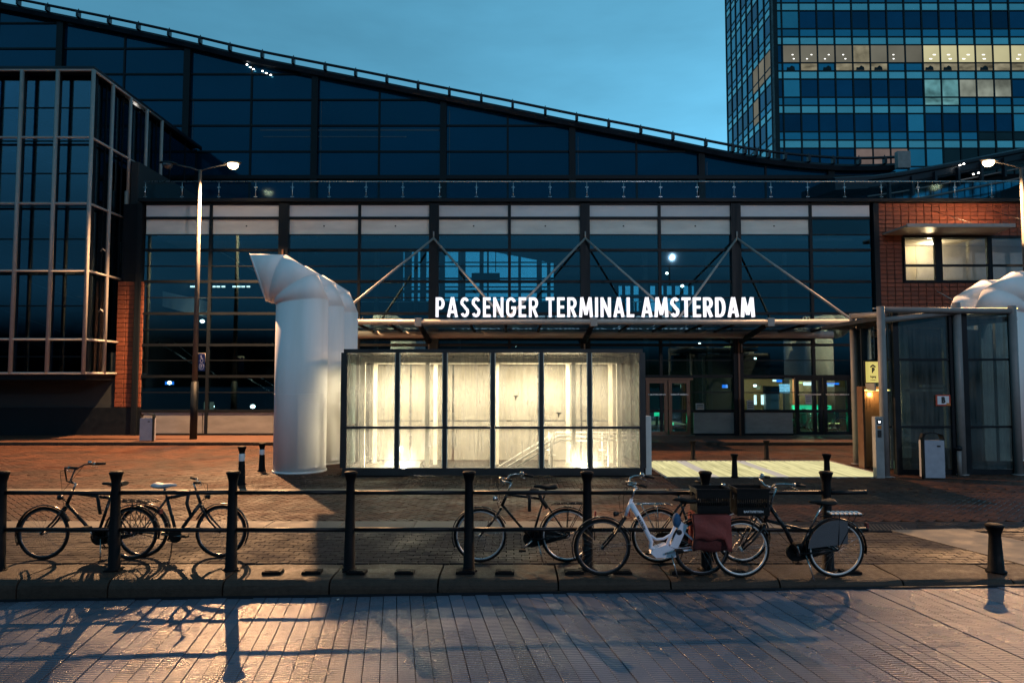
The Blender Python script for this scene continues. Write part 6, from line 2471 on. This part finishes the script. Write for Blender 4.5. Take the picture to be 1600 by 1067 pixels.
# chain sleeve lock on C, D ring; skirt guard and striped strap on F
for (bk, pts, m_, nm) in ((fc_, [(.52, .03, .86), (.47, .035, .93), (.38, .04, .93), (.33, .035, .80), (.26, .03, .70)], 'black_cloth', 'chain_lock'), (fc_, [(.50, .04, .90), (.49, .05, .80), (.49, .045, .66)], 'black_cloth', 'chain_lock'),
                          (fa, [(.46, .04, .86), (.42, .06, .72), (.40, .05, .60)], 'black_cloth', 'chain_lock'), (fb_, [(.62, -.04, .90), (.60, -.05, .72), (.66, -.05, .55)], 'black_cloth', 'chain_lock')):
    B = bk['B']
    pth = [Vector(p_) for p_ in pts]
    B(MB().tube(pth, .022, 8), nm, m_)
B = ff_['B']
sk = MB()
for yy_ in (-.062, .062):
    pts = []
    for k in range(15):
        a = R(28 + (185 - 28) * k / 14)
        pts.append((.345 * math.cos(a) * 1.0, .345 + .345 * math.sin(a)))
    inner = [(.07, .44), (.11, .40), (.20, .36)] if False else []
    pts = [(p_[0], p_[1]) for p_ in pts]
    pts += [(-.12, .42), (.02, .37), (.14, .42)]
    # faces forward of the hub (x positive) in the photo: mirror so that the cloth covers the front upper quarter
    poly = []
    for k in range(14):
        a = R(3 + (109 - 3) * k / 13)
        poly.append((.36 * math.cos(a), .345 + .36 * math.sin(a)))
    poly += [(-.115, .43), (-.02, .41), (.12, .395)]
    sk.prism(poly[::-1], yy_ - .002, yy_ + .002)
B(sk, 'skirt_guard', 'grey_cloth')
stp = MB()
for k in range(7):
    stp.box(.06 - .055 * k - .016, .06 - .055 * k + .016, -.066, .066, .772, .786)
B(stp, 'strap_stripes', 'reflect_white')
B(MB().box(-.32, .10, -.06, .06, .762, .771), 'strap', 'rubber')
# white rims on F and E
M['white_rim'] = mat('pale rim', (.62, .62, .62), .4, metal=.2, var=.08, scale=12)
for bk in (bikeF, bikeE):
    for ch in bk.children:
        if ch.name.startswith('wheel'):
            ch.data.materials[0] = M['white_rim']
# blue-black bag on D's rear, crates


def crate(loc, rz, label, w=.36, d=.30, h=.25, text=None):
    o = thing('bicycle_crate', label, 'crate', loc, rz, 'black plastic crates on bicycles')
    t = .012
    MB().box(-w / 2, w / 2, -d / 2, d / 2, 0, t).build('base', M['plastic_black'], o, True)
    for (x0, x1, y0, y1, nm) in ((-w / 2, w / 2, -d / 2, -d / 2 + t, 'side'), (-w / 2, w / 2, d / 2 - t, d / 2, 'side')):
        mb = MB()
        mb.box(x0, x1, y0, y1, t + .001, h * .30)
        mb.box(x0, x1, y0, y1, h * .62, h - .001)
        n_ = 15
        for k in range(n_ + 1):
            xx = x0 + (x1 - x0) * k / n_
            if xx + .008 <= x1 + .001:
                mb.box(xx, min(xx + .009, x1), y0 + .001, y1 - .001, h * .30, h * .62)
        mb.box(x0, x1, y0 + .0015, y1 - .0015, h * .45, h * .475)
        mb.build(nm, M['plastic_black'], o, True)
    for x0 in (-w / 2, w / 2 - t):
        mb = MB()
        mb.box(x0, x0 + t, -d / 2 + t, d / 2 - t, t + .001, h * .55)
        mb.box(x0, x0 + t, -d / 2 + t, -.06, h * .55, h * .8)
        mb.box(x0, x0 + t, .06, d / 2 - t, h * .55, h * .8)
        mb.box(x0, x0 + t, -d / 2 + t, d / 2 - t, h * .8, h - .001)
        mb.build('end', M['plastic_black'], o, True)
    rm = MB()
    e = .012
    rm.box(-w / 2 - e, w / 2 + e, -d / 2 - e, -d / 2 + .002, h - .022, h + .003)
    rm.box(-w / 2 - e, w / 2 + e, d / 2 - .002, d / 2 + e, h - .022, h + .003)
    rm.box(-w / 2 - e, -w / 2 + .002, -d / 2 + .002, d / 2 - .002, h - .022, h + .003)
    rm.box(w / 2 - .002, w / 2 + e, -d / 2 + .002, d / 2 - .002, h - .022, h + .003)
    rm.build('rim', M['plastic_black'], o, True)
    if text:
        text_mesh(text, .036, M['white_print'], 'lettering', o, (0, -d / 2 - .004, h * .12), off=.0004)
    return o


# crate on the rear rack of the white bicycle
q = P(1104, 826, bikeD.location.y)
crate((Xp(1106, 8.45), bikeD.location.y, .775), R(2), 'black plastic crate on the rear rack of the white bicycle, above the red bag', w=.40, h=.29)
crate((Xp(1159, 8.5) + .02, bikeF.location.y, Zp(800, 8.45)), R(-1), 'black plastic crate over the front wheel of the right bicycle, pale lettering on its side', w=.38, h=.32, text='BARTSFIETSEN')
mbk = MB()
zc_ = Zp(800, 8.45)
xw = Xp(1159, 8.5)
mbk.tube([(xw - .14, bikeF.location.y, zc_ - .01), (xw + .16, bikeF.location.y, zc_ - .01)], .01, 6)
mbk.tube([(xw + .1, bikeF.location.y - .07, zc_ - .01), (G(1158, 902).x, bikeF.location.y - .06, .36)], .008, 6)
mbk.tube([(xw + .1, bikeF.location.y + .07, zc_ - .01), (G(1158, 902).x, bikeF.location.y + .06, .36)], .008, 6)
fr_o = mbk.build('front_rack', M['bike_black'], None)
# parent to its bicycle, keeping the place
bpy.context.view_layer.update()
fr_o.parent = bikeF
fr_o.matrix_parent_inverse = bikeF.matrix_world.inverted()


# red pannier bag hanging at the side of the white bicycle
def pannier():
    x0, x1 = Xp(1078, 8.4), Xp(1130, 8.4)
    zt_, zb_ = Zp(802, 8.4), Zp(858, 8.4)
    yf = bikeD.location.y - .19
    o = thing('pannier_bag', 'faded red canvas double pannier hanging over the rear wheel of the white bicycle', 'pannier', ((x0 + x1) / 2, yf + .1, zb_))
    nx, nz_ = 10, 10
    fs = []
    vs = []
    rg = random.Random(5)
    for j in range(nz_ + 1):
        for i in range(nx + 1):
            u, v = i / nx, j / nz_
            bul = math.sin(PI * u) ** .5 * math.sin(PI * min(1, v * 1.15 + .02) * .93 + .15) if 0 < u < 1 else 0
            x = x0 + (x1 - x0) * u + .012 * math.sin(v * 7 + 1) * (u - .5) * 2
            z = zb_ + (zt_ - zb_) * v + (.012 * math.sin(u * 9) if v < .05 else 0) + rg.uniform(-.003, .003)
            y = yf + .05 - .06 * max(0, bul) + rg.uniform(-.004, .004)
            vs.append((x, y, z))
    for j in range(nz_):
        for i in range(nx):
            a = j * (nx + 1) + i
            fs.append((a, a + 1, a + nx + 2, a + nx + 1))
    nfront = len(vs)
    vs += [(x, yf + .12, z) for x, y, z in vs]
    for j in range(nz_):
        for i in range(nx):
            a = nfront + j * (nx + 1) + i
            fs.append((a, a + nx + 1, a + nx + 2, a + 1))
    for j in range(nz_):
        for i in (0, nx):
            a = j * (nx + 1) + i
            fs.append((a, a + nx + 1, nfront + a + nx + 1, nfront + a) if i == 0 else (a, nfront + a, nfront + a + nx + 1, a + nx + 1))
    for i in range(nx):
        fs.append((i, nfront + i, nfront + i + 1, i + 1))
        a = nz_ * (nx + 1) + i
        fs.append((a, a + 1, nfront + a + 1, nfront + a))
    mb = MB()
    mb.add(vs, fs, True)
    mb.build('bag', M['pannier_dark'], o)
    # flap over the upper two thirds, with a ragged hem
    mb = MB()
    vs, fs = [], []
    nv = 7
    for j in range(nv + 1):
        for i in range(nx + 1):
            u, v = i / nx, j / nv
            zlow = zb_ + (zt_ - zb_) * (.36 + .03 * math.sin(u * 12) - (.30 if u > .86 else 0))
            z = zlow + (zt_ + .01 - zlow) * v
            y = yf - .022 - .028 * math.sin(PI * u) + .012 * math.sin(v * 8 + u * 5) + rg.uniform(-.003, .003)
            vs.append((x0 - .01 + (x1 - x0 + .03) * u + .008 * math.sin(v * 6), y, z))
    n0 = len(vs)
    vs += [(x, y + .006, z) for x, y, z in vs]
    for j in range(nv):
        for i in range(nx):
            a = j * (nx + 1) + i
            fs.append((a, a + 1, a + nx + 2, a + nx + 1))
            fs.append((n0 + a, n0 + a + nx + 1, n0 + a + nx + 2, n0 + a + 1))
    for i in range(nx):
        fs.append((i, n0 + i, n0 + i + 1, i + 1))
    mb.add(vs, fs, True)
    mb.build('flap', M['pannier'], o)
    # far side bag
    MB().box(x0 + .01, x1 - .01, yf + .26, yf + .36, zb_ + .02, zt_, bev=.02).build('bag', M['pannier'], o)
    MB().box(x0 + .01, x1 - .01, yf + .05, yf + .33, zt_ - .012, zt_ + .004).build('bridge', M['pannier'], o)
    return o


pannier()

# bicycles on show inside the shop window: copies of the dark ones
for k, (src, px, lb_) in enumerate(((bikeB, 1236, 'dark display bicycle standing inside the shop at its green counter, left half in view'), (bikeC, 1315, 'bicycle standing inside the shop behind the right door leaf'))):
    c = copy_tree(src)
    c.location = (Xp(px, F + 1.0), F + .9 + .2 * k, WZ)
    c.rotation_euler = (0, 0, 0 if k == 0 else PI)
    c['label'] = lb_
    c['group'] = 'bicycles inside the shop'
# bar stool by the counter
bs_ = thing('bar_stool', 'slim bar stool by the green counter inside the right doors', 'stool', (Xp(1265, F + 1.8), F + 1.8, WZ))
MB().tube([(0, 0, .02), (0, 0, .75)], .025, 8).build('stem', M['steel_bright'], bs_, True)
MB().lathe([(.2, 0), (.2, .015), (.03, .03)], 14).build('base', M['steel_dark'], bs_, True)
MB().lathe([(.03, .74), (.17, .75), (.17, .79), (.01, .80)], 14).build('seat', M['steel_bright'], bs_, True)
